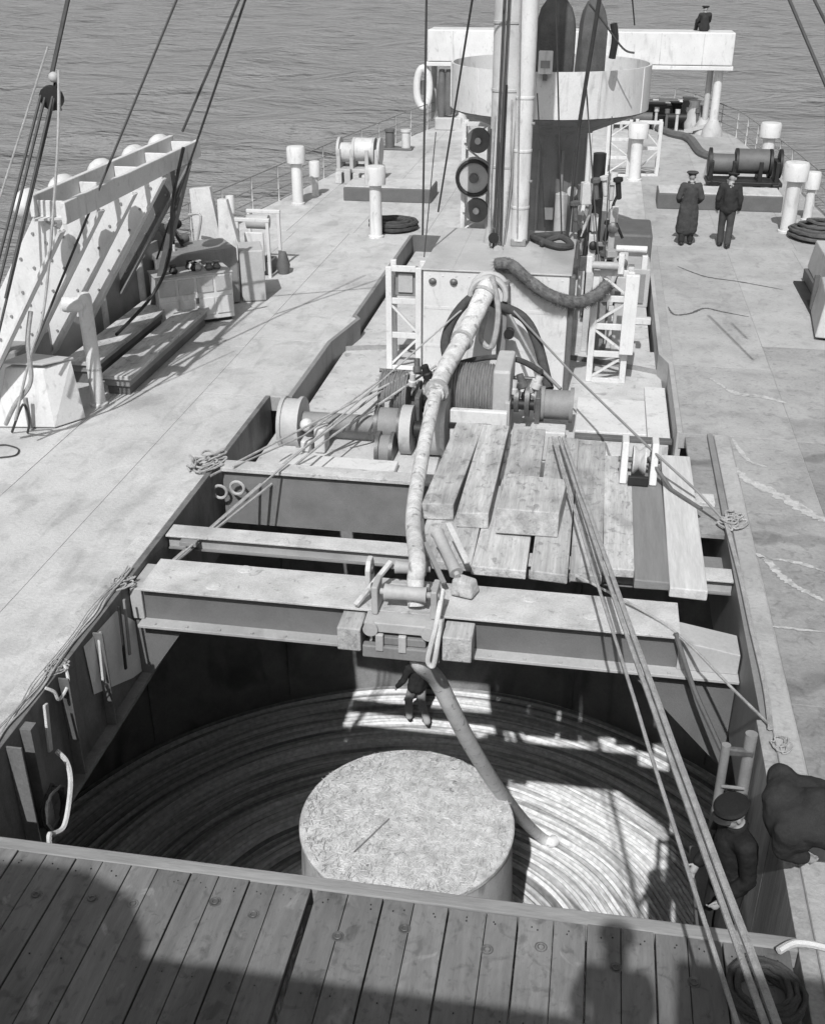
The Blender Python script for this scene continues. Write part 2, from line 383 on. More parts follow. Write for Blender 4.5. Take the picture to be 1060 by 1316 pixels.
streak_mark(((940, 598), (962, 618), (1000, 636), (1040, 660), (1080, 678)), .13, M_SALT)
streak_mark(((960, 706), (985, 720), (1003, 740), (1030, 758), (1075, 780)), .07, M_SALT)
streak_mark(((975, 716), (1020, 722), (1070, 738)), .05, M_SALT)
streak_mark(((912, 486), (945, 505), (980, 510), (1010, 518)), .09, M_SALT)
streak_mark(((982, 804), (1020, 808), (1075, 814)), .03, M_SALT)
streak_mark(((938, 560), (960, 590), (985, 600)), .05, M_SALT)
M_ROPESHADE = mat('rope_shadow_grey', .10, .8, .3, 8, 40, .2)  # thin rope shadows, drawn as dark lines on the starboard deck
streak_mark(((858, 394), (866, 404), (885, 403), (905, 396), (925, 400), (962, 407)), .05, M_ROPESHADE)
streak_mark(((870, 342), (905, 355), (950, 362), (1005, 372)), .04, M_ROPESHADE)
# pit and recessed deck forward of the tank hatch
p = MB()
p.span(-5.04, 1.89, 13.75, 16.35, -.75, -.62)
p.span(-4.66, 1.44, 16.35, 20.9, -.55, -.40)
p.span(-4.54, 1.28, 20.9, 28, -.55, -.40)
p.span(-4.66, 1.44, 16.27, 16.349, -1.3, -.40)
rec = struct(p.build('recessed_deck', M_WHITE2))

# coaming round the hatch and the recess
co = bpy.data.objects.new('hatch_coaming', None); COL.objects.link(co); co.location = (-1.6, 11, -.6); struct(co)
def wall_x(line, side, y0, y1, zb, name, m=M_COAM, t=.08):
    pts = [q for q in line if y0 < q[1] < y1]; pts = [(xat(line, y0 + 1e-4), y0)] + pts + [(xat(line, y1 - 1e-4), y1)]
    mb = MB()
    for (xa, ya), (xb, yb) in zip(pts, pts[1:]):
        if abs(ya - yb) < 1e-3: xa_, xb_ = sorted((xa, xb)); mb.span(xa_ - .04, xb_ + .04, ya - .04, ya + .04, zb, .02); continue
        sgn = -1 if side == 'L' else 1
        mb.hexa([(min(xa, xa + sgn * t), ya, zb), (max(xa, xa + sgn * t), ya, zb), (max(xb, xb + sgn * t), yb, zb), (min(xb, xb + sgn * t), yb, zb)],
                [(min(xa, xa + sgn * t), ya, .02), (max(xa, xa + sgn * t), ya, .02), (max(xb, xb + sgn * t), yb, .02), (min(xb, xb + sgn * t), yb, .02)])
    return mb.build(name, m, co, bevel=.006)
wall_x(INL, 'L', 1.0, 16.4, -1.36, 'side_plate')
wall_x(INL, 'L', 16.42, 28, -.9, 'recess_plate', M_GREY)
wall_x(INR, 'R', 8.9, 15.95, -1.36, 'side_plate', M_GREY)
MB().span(1.64, 1.968, 12.75, 15.9, -.10, -.03).build('shelf_plate', M_DECKR, co, bevel=.006)
MB().span(1.70, 1.968, 11.86, 12.74, -.42, -.36).build('shelf_plate', M_GREY, co, bevel=.006)
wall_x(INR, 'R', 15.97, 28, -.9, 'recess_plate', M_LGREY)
MB().span(-4.62, 1.36, 27.97, 28.05, -.9, .02).build('end_plate', M_DGREY, co, bevel=.006)
MB().span(2.06, 2.29, 1.0, 15.9, -.1, .035).build('coaming_rail', M_DECKF, co, bevel=.02)
MB().span(-5.45, -5.21, 1.0, 12.8, -.1, .012).build('coaming_rail', M_BEAM, co, bevel=.01)
for i, y in enumerate((6.5, 7.35, 7.62, 8.45, 9.3)):
    MB().span(-5.117, -5.0 if i != 1 else -4.96, y, y + (.02 if i != 2 else .12), -1.33, -.03).build('rib', M_COAM, co, bevel=.004)
MB().span(-5.117, -4.98, 6.2, 12, -1.355, -1.30).build('bottom_flange', M_COAM, co, bevel=.005)
for j in range(5):
    y0 = 2.0 + j * 1.38
    MB().span(1.93, 2.055, y0 + .006, y0 + 1.374, -1.75, .0).build('lining_board', M_WOODD, co, bevel=.008)
for q in range(3):
    MB().cyl((-5.125, 6.9 + q * .02, -1.05 - .1 * q), (-5.10, 6.9 + q * .02, -1.05 - .1 * q), .03, 10).build('bolt', M_BLACK, co)

# tank below
TC = Vector((-2.1, 12.2)); TR = 8.2; TZ = -8.6
t = MB(); t.lathe([(TR, TZ - .3), (TR, -.3)], (TC.x, TC.y, 0), n=96, caps=False)
tank = struct(t.build('cable_tank', M_TANK, smooth=True, fix=False))
for i in range(16):
    a = 2 * PI * i / 16 + .1
    c = Vector((TC.x + (TR - .02) * math.cos(a), TC.y + (TR - .02) * math.sin(a), 0))
    if c.y < 12: continue
    MB().box((c.x, c.y, -4.6), (.05, .16, 7.9), rz=a).build('seam_strap', M_TANK, tank, bevel=.01)
f = MB(); f.lathe([(.01, TZ - .25), (TR, TZ - .25)], (TC.x, TC.y, 0), n=96, caps=False); f.build('tank_floor', M_BLACK, tank, fix=False)

# coiled cable: several hundred turns, one mass
cm = bpy.data.materials.new('coiled_cable_paint'); cm.use_nodes = True
n = cm.node_tree.nodes; L = cm.node_tree.links; b = n['Principled BSDF']; b.inputs['Roughness'].default_value = .75
g = n.new('ShaderNodeNewGeometry'); sep = n.new('ShaderNodeSeparateXYZ'); vs = n.new('ShaderNodeVectorMath'); vs.operation = 'SUBTRACT'
vs.inputs[1].default_value = (TC.x, TC.y, TZ); L.new(g.outputs['Position'], vs.inputs[0])
ml = n.new('ShaderNodeVectorMath'); ml.operation = 'MULTIPLY'; ml.inputs[1].default_value = (1, 1, 0); L.new(vs.outputs[0], ml.inputs[0])
ln = n.new('ShaderNodeVectorMath'); ln.operation = 'LENGTH'; L.new(ml.outputs[0], ln.inputs[0])
cmb = n.new('ShaderNodeCombineXYZ'); L.new(ln.outputs['Value'], cmb.inputs[0])
sp = n.new('ShaderNodeSeparateXYZ'); L.new(ml.outputs[0], sp.inputs[0]); an = n.new('ShaderNodeMath'); an.operation = 'ARCTAN2'
L.new(sp.outputs[0], an.inputs[0]); L.new(sp.outputs[1], an.inputs[1]); L.new(an.outputs[0], cmb.inputs[1])
mpp = n.new('ShaderNodeMapping'); mpp.inputs['Scale'].default_value = (7, .35, 1); L.new(cmb.outputs[0], mpp.inputs[0])
tn = n.new('ShaderNodeTexNoise'); tn.inputs['Scale'].default_value = 1.0; tn.inputs['Detail'].default_value = 3; tn.inputs['Roughness'].default_value = .6; L.new(mpp.outputs[0], tn.inputs['Vector'])
mr = n.new('ShaderNodeMapRange'); mr.inputs[1].default_value = .36; mr.inputs[2].default_value = .56; mr.inputs[3].default_value = .22; mr.inputs[4].default_value = .78
L.new(tn.outputs['Fac'], mr.inputs[0])
t2 = n.new('ShaderNodeTexNoise'); t2.inputs['Scale'].default_value = 9; t2.inputs['Detail'].default_value = 5; L.new(g.outputs['Position'], t2.inputs['Vector'])
m2_ = n.new('ShaderNodeMapRange'); m2_.inputs[1].default_value = .3; m2_.inputs[2].default_value = .7; m2_.inputs[3].default_value = .72; m2_.inputs[4].default_value = 1.15; L.new(t2.outputs['Fac'], m2_.inputs[0])
m3_ = n.new('ShaderNodeMath'); m3_.operation = 'MULTIPLY'; L.new(mr.outputs[0], m3_.inputs[0]); L.new(m2_.outputs[0], m3_.inputs[1]); L.new(m3_.outputs[0], b.inputs['Base Color'])
c = MB(); pr = []; r_ = 1.72
while r_ < TR - .04:
    dz = random.uniform(-.02, .02); q = random.choice((.085, .09, .095, .10, .11)); gap_ = random.random() < .16
    for t_ in (.02, .12, .3, .5, .7, .88, .98): pr.append((r_ + q * t_, TZ - .055 + dz + (.095 * math.sqrt(max(0, math.sin(PI * t_))))))
    r_ += q
    if gap_: pr.append((r_ + .005, TZ - .07)); pr.append((r_ + .035, TZ - .07)); r_ += .04
c.lathe(pr, (TC.x, TC.y, 0), n=180, caps=False)
for i_, v_ in enumerate(c.v): a_ = math.atan2(v_.y - TC.y, v_.x - TC.x); c.v[i_] = v_ + Vector((math.cos(a_), math.sin(a_), 0)) * (.03 * math.sin(5 * a_ + v_.length * 2) + .02 * math.sin(11 * a_)) + Vector((0, 0, .02 * math.sin(3 * a_ + v_.length)))
tag(c.build('coiled_cable', cm, smooth=True, fix=False), 'submarine cable coiled in flat rings on the floor of the tank', 'cable', kind='stuff')
# core of the tank
k = thing('tank_core', 'round drum in the middle of the cable tank with straw-littered top', 'drum', (TC.x, TC.y, TZ))
CZ = -5.0; CR = 1.62
MB().lathe([(CR + .1, TZ), (CR - .03, CZ - .06)], (TC.x, TC.y, 0), n=64).build('drum_wall', M_WHITE2, k, smooth=True)
M_STRAW = mat('straw_litter', .62, .95, .30, 5, 55, .9, stain=[(1.8, .5, .7, .75, (1, 1, 1)), (12, .6, .68, .5, (1, 1, 1))])
MB().lathe([(CR, CZ - .09), (CR, CZ - .02), (CR - .02, CZ), (CR - .4, CZ + .02), (.01, CZ + .03)], (TC.x, TC.y, 0), n=72, caps=False).build('drum_top', M_STRAW, k, smooth=True)
st = MB()
for i in range(2600):
    a = random.uniform(0, 2 * PI); rr = CR * math.sqrt(random.random()) * .96; q = random.uniform(0, PI); l = random.uniform(.04, .16)
    x = TC.x + rr * math.cos(a); y = TC.y + rr * math.sin(a); z = CZ + .032 + random.uniform(0, .012); u = Vector((math.cos(q), math.sin(q), random.uniform(-.06, .06))) * l / 2; v_ = Vector((-math.sin(q), math.cos(q), 0)) * .005
    o = Vector((x, y, z)); st.add([o - u - v_, o + u - v_, o + u + v_, o - u + v_, o + Vector((0, 0, .008))], [(0, 1, 4), (1, 2, 4), (2, 3, 4), (3, 0, 4)])
st.build('straw', mat('straw', .55, .9, .3, 3, 20, 0, objvar=0), k, kind='stuff', fix=False)
MB().bar(at(455, 1095, CZ + .05), at(500, 1052, CZ + .05), .018, .012).build('stick', M_GREY, k)

# ================================================================== HATCH BEAMS
bm_ = thing('hatch_girder', 'broad pale-topped steel girder across the tank hatch carrying the cable rollers', 'girder', (-1.6, 10.6, -.5))
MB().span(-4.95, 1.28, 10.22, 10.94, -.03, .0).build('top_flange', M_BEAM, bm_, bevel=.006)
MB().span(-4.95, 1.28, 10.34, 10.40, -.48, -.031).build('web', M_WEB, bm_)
bfl = MB().span(-5.0, 1.96, 10.17, 10.75, -.52, -.481).build('bottom_flange', M_LGREY, bm_, bevel=.006)
MB().plateY([(-4.45, -.531), (-5.11, -.531), (-5.11, -1.50)], 10.34, 10.38).build('gusset', M_WEB, bm_)
MB().add([(-5.105, 9.05, -.04), (-5.105, 9.1, -.72), (-5.105, 10.08, -1.2), (-5.105, 10.33, -1.28), (-5.105, 10.33, -.54), (-5.105, 9.9, -.12)], [(0, 1, 2, 3, 4, 5)]).build('pale_wall_plate', mat('pale_plate_grey', .75, .8, .1, 2, 30, .1), bm_)  # paler flat plate laid on the port coaming wall
MB().plateY([(.72, -.531), (1.955, -.531), (1.955, -1.85)], 10.34, 10.38).build('gusset', M_WEB, bm_)
MB().hexa([(1.283, 10.30, -.48), (1.95, 10.30, -.48), (1.95, 10.9, -.48), (1.283, 10.9, -.48)], [(1.283, 10.30, -.10), (1.95, 10.30, -.22), (1.95, 10.7, -.22), (1.283, 10.7, -.10)]).build('end_block', M_LGREY, bm_, bevel=.01)
MB().plateY([(-5.11, -.48), (-4.96, -.48), (-4.96, -.06), (-5.11, -.06)], 10.3, 10.9).build('end_block', M_LGREY, bm_, bevel=.01)
for i in range(16):
    x = -4.8 + i * .4
    if -2.4 < x < -1.0: continue
    MB().cyl((x, 10.21, -.481), (x, 10.21, -.462), .02, 8).build('rivet', M_LGREY, bfl)
for x, y in ((-4.1, 10.42), (-3.85, 10.85), (.3, 10.5), (-.4, 10.75)):
    MB().lathe([(.09, 0), (.08, .012), (.02, .02)], (x, y, 0), n=12).build('lug', M_BEAM, bm_)
b2 = thing('hatch_beam', 'narrow pale-topped steel beam parallel to the girder, half under the planks', 'beam', (-1.6, 11.65, -.5))
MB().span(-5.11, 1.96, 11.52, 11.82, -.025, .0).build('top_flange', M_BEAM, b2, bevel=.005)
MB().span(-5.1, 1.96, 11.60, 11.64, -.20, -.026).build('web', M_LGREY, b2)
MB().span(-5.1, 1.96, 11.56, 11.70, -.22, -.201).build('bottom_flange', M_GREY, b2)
MB().box((-4.78, 11.46, -.05), (.22, .1, .06)).build('end_clip', M_GREY, b2, bevel=.005)
b3 = thing('pit_bulkhead', 'tall rough grey steel bulkhead with pale top edge below the winch drums', 'bulkhead', (-1.6, 13.65, -1.6))
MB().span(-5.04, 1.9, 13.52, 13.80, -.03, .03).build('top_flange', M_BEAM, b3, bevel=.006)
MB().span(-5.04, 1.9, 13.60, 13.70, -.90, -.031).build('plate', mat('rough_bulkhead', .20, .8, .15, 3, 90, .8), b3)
# small clutter at port end of the bulkhead: two rings
for i, (px, py) in enumerate(((283, 632), (305, 627))):
    q = atY(px, py, 13.45); pts = [(q.x + .1 * math.cos(a), q.y, q.z + .1 * math.sin(a)) for a in [2 * PI * j / 14 for j in range(14)]]
    tag(MB().tube(pts, .022, 6, closed=True).build('iron_ring', M_LGREY, smooth=True), ['iron ring on the bulkhead beside the port coaming', 'iron ring on the bulkhead, the one farther from the coaming'][i], 'ring', 'rings on the bulkhead')

# ================================================================== FOREGROUND HATCH BOARDS
seams = [-5.02, -4.82, -4.31, -3.80, -3.32, -2.81, -2.32, -1.81, -1.23, -.71, -.17, .35, .86, 1.36, 1.86]
ords = ['first', 'second', 'third', 'fourth', 'fifth', 'sixth', 'seventh', 'eighth']
gi = seams.index(-1.81)
for i, (a, bx) in enumerate(zip(seams, seams[1:])):
    ga = .045 if i == gi else .008; gb = .006
    side = 'left' if i < gi else 'right'; o = (gi - 1 - i) if i < gi else i - gi
    k = thing('hatch_board', '%s wooden hatch board counting %s from the wide dark gap' % (ords[o], side), 'hatch board', ((a + bx) / 2, 3.5, 0), 'wooden hatch boards in the foreground')
    z = random.uniform(-.006, .006); mid = (a + bx) / 2 + random.uniform(-.03, .03)
    yb = 6.05 + random.uniform(-.012, .012); skew = .03 if i == gi else 0
    for (u, v_) in ((a + ga, mid - .003), (mid + .003, bx - gb)):
        zz = z + random.uniform(-.003, .003)
        MB().hexa([(u + (skew if u == a + ga else 0), 1.1, -.03), (v_, 1.1, -.03), (v_, yb, -.03), (u, yb, -.03)], [(u + (skew if u == a + ga else 0), 1.1, .05 + zz), (v_, 1.1, .05 + zz), (v_, yb, .05 + zz), (u, yb, .05 + zz)]).build('plank', M_WOOD, k, bevel=.006)
    cx = mid + random.uniform(-.12, .12); yy = 5.74 + random.uniform(-.12, .12)
    rpl = MB().lathe([(.048, 0), (.048, .004), (.042, .006), (.036, .003)], (cx, yy, .048 + z), n=20).build('ring_plate', M_STEEL, k, smooth=True)
    rp = [(cx + .024 * math.cos(q), yy + .024 * math.sin(q), .056 + z) for q in [2 * PI * j / 16 for j in range(16)]]
    MB().tube(rp, .005, 6, closed=True).build('lifting_ring', M_STEEL, rpl, smooth=True)
nail = None
for o_ in [q_ for q_ in COL.objects if q_.name.startswith('plank') and q_.parent and q_.parent.name.startswith('hatch_board')]:
    w_ = wloc(o_)
    for yy in (5.96, 5.93, 5.1):
        p_ = Vector((w_.x + random.uniform(-.07, .07), yy + random.uniform(-.01, .01), .052))
        if nail is None: nail = MB().lathe([(.006, -.004), (.006, .003), (.003, .004)], p_, n=8).build('nail', M_BLACK, o_)
        else: piece('nail', nail, o_, p_ + Vector((0, 0, -.004)))
tag(MB().span(-5.04, 1.92, 6.07, 6.2, -.16, .035).build('hatch_batten', mat('edge_wood', .25, .8, .2, 2, 10, .3, stretch=(.4, 4, 4)), bevel=.012), 'pale wooden edge batten along the front of the hatch boards', 'batten')

# ================================================================== LOOSE PLANKS OVER THE HATCH
def plank(lbl, x0, x1, y0, y1, z0, z1, m=M_WOOD2, rz=0.0, name='plank'):
    mb = MB(); ns = 3
    c = Vector(((x0 + x1) / 2, (y0 + y1) / 2, 0)); q = Matrix.Rotation(rz, 3, 'Z')
    dx = [random.uniform(-.022, .022) for _ in range(4)]; dz = [random.uniform(-.012, .012) for _ in range(4)]
    B = [(x0 + dx[0], y0 + dx[2], z0), (x1 + dx[1], y0 - dx[2], z0), (x1 + dx[3], y1, z0), (x0 - dx[1], y1 + dx[0], z0)]
    Tt = [(x0 + dx[0], y0 + dx[2], z1 + dz[0]), (x1 + dx[1], y0 - dx[2], z1 + dz[1]), (x1 + dx[3], y1, z1 + dz[2]), (x0 - dx[1], y1 + dx[0], z1 + dz[3])]
    f_ = lambda v_: q @ (Vector((v_[0], v_[1], 0)) - c) + c + Vector((0, 0, v_[2]))
    o = mb.hexa([f_(v_) for v_ in B], [f_(v_) for v_ in Tt]).build(name, m, bevel=.014)
    return tag(o, lbl, 'plank', 'loose planks laid over the hatch')
plank('short broad plank end under the two raised planks, next to the cable', -1.83, -1.15, 11.22, 13.4, .004, .13)
plank('short plank under the thick raised baulk, ending at the girder', -1.13, -.46, 11.16, 13.4, .004, .125)
plank('long plank just right of the thick baulk, crossed by the rope shadow', -.44, .02, 11.10, 15.1, .034, .16)
plank('long plank under the taut ropes in the middle of the covering', .03, .40, 11.14, 15.1, .034, .15)
plank('narrow pale plank left of the dark smooth plank', .41, .79, 11.34, 14.6, .034, .15)
plank('smooth darker plank in front of the white-cheeked rope sheave', .80, 1.17, 11.12, 14.4, .034, .155, mat('dark_plank', .20, .7, .12, 2, 9, .2, stretch=(4, .35, 4)))
plank('pale outermost plank nearest the starboard coaming', 1.19, 1.62, 10.98, 14.7, .034, .17, mat('pale_plank', .5, .85, .16, 2, 9, .3, stretch=(4, .35, 4)))
plank('raised plank at the far left of the stack, beside the hanging cable', -1.86, -1.44, 12.25, 15.0, .135, .36, rz=-.03)
plank('raised plank second from the hanging cable, cut by a dark shadow', -1.42, -1.02, 12.10, 15.0, .135, .35, rz=-.012)
plank('thick square-ended timber baulk raised on top of the planks', -.90, -.12, 11.95, 12.95, .17, .52, M_WOOD2, rz=-.04, name='timber_baulk')
plank('raised plank lying behind the thick square-ended baulk', -.94, -.47, 13.0, 15.05, .17, .30, rz=.0)

# ================================================================== CABLE AND ROLLER GUIDE
gd = thing('roller_guide', 'steel roller guide clamped to the girder where the white cable drops into the tank', 'roller guide', (-1.75, 10.4, 0))
X0, X1 = -2.06, -1.50
def roller(a, b_, r, m=M_LGREY):
    a = Vector(a); b_ = Vector(b_); l = (b_ - a).length
    o = MB().lathe([(r * .45, -.05), (r * .45, 0), (r * 1.12, 0), (r * 1.0, .05), (r * .92, l / 2), (r * 1.0, l - .05), (r * 1.12, l), (r * .45, l), (r * .45, l + .05)], a, b_ - a, 20).build('roller', m, gd, smooth=True)
    return o
roller((X0 + .05, 10.25, .24), (X1 - .03, 10.25, .24), .085)
roller((-1.98, 10.78, .26), (-1.62, 10.78, .26), .075)
MB().span(-2.14, -2.07, 10.12, 10.42, .004, .36).build('side_cheek', M_LGREY, gd, bevel=.015)
MB().span(-1.47, -1.40, 10.12, 10.42, .004, .36).build('side_cheek', M_LGREY, gd, bevel=.015)
for x in (-2.145, -1.395):
    MB().cyl((x - .02, 10.25, .24), (x + .02, 10.25, .24), .09, 18).build('bearing', M_STEEL, gd, smooth=True)
e = MB().plateX([(10.55, .004), (10.82, .004), (10.82, .30), (10.75, .40), (10.62, .40), (10.55, .30)], -2.30, -2.24).build('eye_plate', M_WHITE2, gd, bevel=.012)
MB().cyl((-2.31, 10.69, .26), (-2.225, 10.69, .26), .06, 16).build('eye_boss', M_STEEL, gd, smooth=True)
MB().bar((-2.34, 10.2, .05), (-2.02, 10.72, .36), .06, .05).build('brace', M_WHITE2, gd, bevel=.01)
MB().bar((-2.0, 10.58, .14), (-1.55, 10.58, .14), .07, .06).build('tie_bar', M_LGREY, gd, bevel=.01)
A = Vector((-1.56, 11.25, .50)); B_ = Vector((-1.26, 10.72, .28))
roller(A, B_, .075, M_LGREY)
off = Vector((.12, .07, .10))
MB().bar(A + off, B_ + off, .07, .03).build('roller_bracket', M_WHITE2, gd, bevel=.006)
MB().bar(A - off * 1.1, B_ - off * 1.1, .06, .04).build('roller_bracket', M_GREY, gd, bevel=.006)
MB().hexa([(-1.32, 10.62, .03), (-1.05, 10.55, .03), (-.98, 10.78, .03), (-1.28, 10.84, .03)], [(-1.30, 10.64, .24), (-1.08, 10.58, .21), (-1.02, 10.76, .21), (-1.26, 10.82, .24)]).build('wood_chock', M_WOOD2, gd, bevel=.03)
fy0, fy1 = 10.06, 10.215
MB().span(-2.20, -1.32, 9.97, fy1, -.13, -.005).build('channel', M_LGREY, gd, bevel=.012)
MB().span(-2.05, -1.50, 9.99, 10.20, -.30, -.20).build('lower_bar', M_GREY, gd, bevel=.012)
for x in (-2.12, -1.46):
    MB().cyl((x, 9.93, -.08), (x, 9.99, -.08), .085, 20).build('clamp_disc', M_LGREY, gd, smooth=True)
for x in (-2.02, -1.76):
    MB().span(x - .045, x + .045, 9.93, 9.985, -.36, -.14).build('hook_bolt', M_LGREY, gd, bevel=.012)
MB().span(-2.22, -1.34, 9.95, 10.055, -.47, -.31).build('clamp_plate', M_GREY, gd, bevel=.015)
MB().span(-2.50, -2.23, 9.92, 10.30, -.38, -.08).build('wood_block', M_WOOD2, gd, bevel=.015)
MB().span(-1.31, -.98, 9.95, 10.30, -.42, -.10).build('wood_block', M_WOOD2, gd, bevel=.015)
MB().tube(spline([(-1.36, 10.3, .30), (-1.38, 9.95, .05), (-1.44, 9.90, -.25), (-1.46, 9.90, -.42), (-1.40, 9.9, -.46), (-1.36, 9.9, -.2), (-1.34, 10.0, .1)]), .03, 8).build('lashing', M_ROPEW, gd, smooth=True)
# the white cable
top = Vector((-1.67, 18.15, 1.62))
cp = [top, atY(600, 425, 17.3), atY(567, 485, 15.9), atY(552, 540, 14.5), atY(540, 600, 13.2), atY(531, 665, 11.9), Vector((-1.70, 10.62, .46)), Vector((-1.69, 10.44, .30)), Vector((-1.66, 10.30, 0.05))]
cb = thing('cable', 'thick mottled white cable hanging from the mast house down to the hatch rollers', 'cable', (-1.67, 14, .3))
sp_ = spline(cp, 10); nn = len(sp_)
MB().tube(sp_, [.10 if i > nn * .3 else .10 for i in range(nn)], 14).build('hanging_length', M_CABLE, cb, smooth=True)
s2 = [p_ for p_ in sp_ if p_.y > 15.3]
MB().tube(s2, [.175 - .045 * i / len(s2) for i in range(len(s2))], 14).build('protective_sleeve', M_CABLE, cb, smooth=True)
for i in (3, 12, len(s2) - 2):
    p_ = s2[i]; q_ = s2[i + 1]; dd = (q_ - p_).normalized()
    MB().cyl(p_ - dd * .03, p_ + dd * .03, .19, 14).build('seizing', M_ROPE, cb, smooth=True)
tb = [Vector((-1.66, 10.02, -.15)), Vector((-1.62, 9.99, -.6)), atY(552, 862, 10.6), atY(600, 950, 12.2), atY(640, 1012, 13.6), atY(668, 1048, 14.5), at(690, 1072, TZ + .25), at(704, 1084, TZ + .1), at(706, 1078, TZ + .06)]
# runs from the girder to the coil
tb = [Vector((-1.63, 10.17, -.32)), Vector((-1.60, 10.17, -.62)), at(560, 872, -1.15), at(578, 906, -1.75), at(602, 953, -2.75), at(628, 996, -3.95), at(652, 1030, -5.35), at(672, 1054, -6.9), at(688, 1070, -8.1), at(699, 1079, TZ + .12), at(708, 1082, TZ + .10), at(713, 1079, TZ + .09)]
tk = tag(MB().tube(spline(tb, 8), .108, 12).build('cable', mat('bright_cable', .80, .8, .12, 6, 40, .4, stain=[(9, .6, .68, .6, (1, 1, 1))]), smooth=True), 'pale cable slanting down inside the tank to the coil beside the drum', 'cable')

# ================================================================== WINCH
wi = thing('cable_winch', 'multi-drum cable winch with wire-wound reels in front of the mast house', 'winch', (-2.6, 16.0, -.4))
def drum(px0, px1, py, Y, r, m, name='drum', fl=0.0, fm=None, n=28):
    a = atY(px0, py, Y); b_ = atY(px1, py, Y); a.z = b_.z = (a.z + b_.z) / 2
    o = MB().cyl(a, b_, r, n).build(name, m, wi, smooth=True)
    if fl:
        for q in (a, b_): MB().cyl(q - Vector((.03, 0, 0)), q + Vector((.03, 0, 0)), fl, n).build('flange', fm or M_LGREY, wi, smooth=True)
    return a, b_
WY = 16.1
a = atY(372, 543, WY); ax = a.z
drum(366, 388, 543, WY, .40, M_LGREY, 'end_drum', .44, M_LGREY)
drum(388, 490, 543, WY, .15, M_GREY, 'shaft')
drum(486, 515, 545, WY, .27, M_GREY, 'warping_drum', .30, M_STEEL)
drum(517, 531, 552, WY - .1, .40, M_LGREY, 'brake_wheel')
drum(533, 548, 552, WY - .1, .14, M_BLACK, 'shaft')
drum(550, 572, 550, WY - .1, .44, M_LGREY, 'brake_wheel', .46, M_WHITE2)
drum(487, 505, 578, WY - .4, .24, M_GREY, 'gear_wheel', .30, M_STEEL)
# wire reels on the after shaft
def reel(px0, px1, py, Y, r):
    a = atY(px0, py, Y); b_ = atY(px1, py, Y); a.z = b_.z = (a.z + b_.z) / 2; l = (b_ - a).length; pr = []; x = 0
    while x < l:
        pr += [(r - .02, x), (r + .008, x + .011), (r + .02, x + .022), (r + .008, x + .033)]; x += .044
    return MB().lathe(pr, a, b_ - a, 28).build('wire_reel', M_REEL, wi, smooth=True)
reel(562, 634, 503, 16.8, .47); reel(490, 525, 505, 16.8, .36)
drum(525, 545, 507, 17.0, .12, M_STEEL, 'shaft')
for (x0, x1, rr, m) in ((536, 541, .24, M_GREY), (545, 549, .30, M_STEEL), (556, 562, .42, M_GREY)):
    drum(x0, x1, 507, 17.0, rr, m, 'gear_wheel')
q = atY(645, 545, 16.75); MB().span(q.x - .14, q.x + .14, 16.25, 17.3, q.z - .1, atY(645, 476, 16.3).z).build('brake_housing', M_LGREY, wi, bevel=.04)
q0 = atY(578, 552, 15.75); q1 = atY(652, 530, 15.75)
bdp = MB().span(q0.x, q1.x, 15.72, 15.84, -.6, q1.z).build('bed_plate', M_WHITE, wi, bevel=.02)
for px, py, wd in ((582, 547, .16), (622, 549, .22)):
    q = atY(px, py, 15.7); MB().span(q.x - wd / 2, q.x + wd / 2, 15.70, 15.73, q.z - .05, q.z + .05).build('slot', M_BLACK, bdp, bevel=.01)
a, b_ = drum(697, 734, 520, 16.6, .24, M_GREY, 'warping_head', .29, M_GREY)
drum(655, 697, 520, 16.6, .09, M_BLACK, 'shaft')
for px in (664, 678, 690): drum(px - 3, px + 3, 512, 16.7, random.uniform(.2, .34), M_STEEL, 'gear_wheel')
q = atY(690, 552, 16.1); MB().span(q.x - .1, q.x + .45, 15.9, 16.28, -.6, q.z + .05).build('bearing_block', M_WHITE2, wi, bevel=.02)
MB().span(-4.6, -2.75, 14.2, 15.3, -.61, -.50).build('bed_plate', M_WHITE, wi, bevel=.02)
for px, py in ((395, 575), (412, 560), (498, 595), (540, 590)):
    q = atY(px, py, 15.7); MB().span(q.x - .09, q.x + .09, 15.6, 15.95, -.61, q.z + .15).build('pedestal', M_WHITE2, wi, bevel=.03)
q = atY(398, 540, 15.9); MB().ball((q.x, 15.7, q.z), .11, 14, 10).build('oil_cup', M_WHITE, wi, smooth=True)
for px, py, rr_, m in ((536, 470, .05, M_STEEL), (548, 478, .06, M_BLACK), (530, 488, .05, M_WHITE2), (545, 520, .06, M_BLACK), (660, 498, .05, M_WHITE2), (670, 490, .06, M_STEEL), (684, 496, .05, M_WHITE2), (676, 505, .05, M_BLACK), (690, 492, .06, M_LGREY), (560, 535, .06, M_BLACK)):
    q = atY(px, py, 16.6); MB().lathe([(rr_, -.12), (rr_ * 1.4, -.1), (rr_ * 1.4, -.02), (rr_, 0), (rr_, .12)], q, (random.uniform(-.4, .4), random.uniform(-.3, .3), 1), 12).build('valve', m, wi, smooth=True)
for px0, px1, py in ((488, 560, 478), (640, 700, 486), (488, 640, 536)):
    drum(px0, px1, py, 17.1, .035, M_STEEL, 'tie_rod', n=10)
for k_ in range(6):
    x = atY(500 + k_ * 38, 540, 16.4).x; MB().span(x - .04, x + .04, 16.2, 16.6, -.6, .1 + .12 * (k_ % 3)).build('frame_rib', (M_LGREY, M_STEEL)[k_ % 2], wi, bevel=.01)
MB().tube(spline([atY(440, 555, 15.5), atY(470, 530, 15.6), atY(486, 515, 16.2)]), .02, 6).build('loose_wire', M_STEEL, wi, smooth=True)

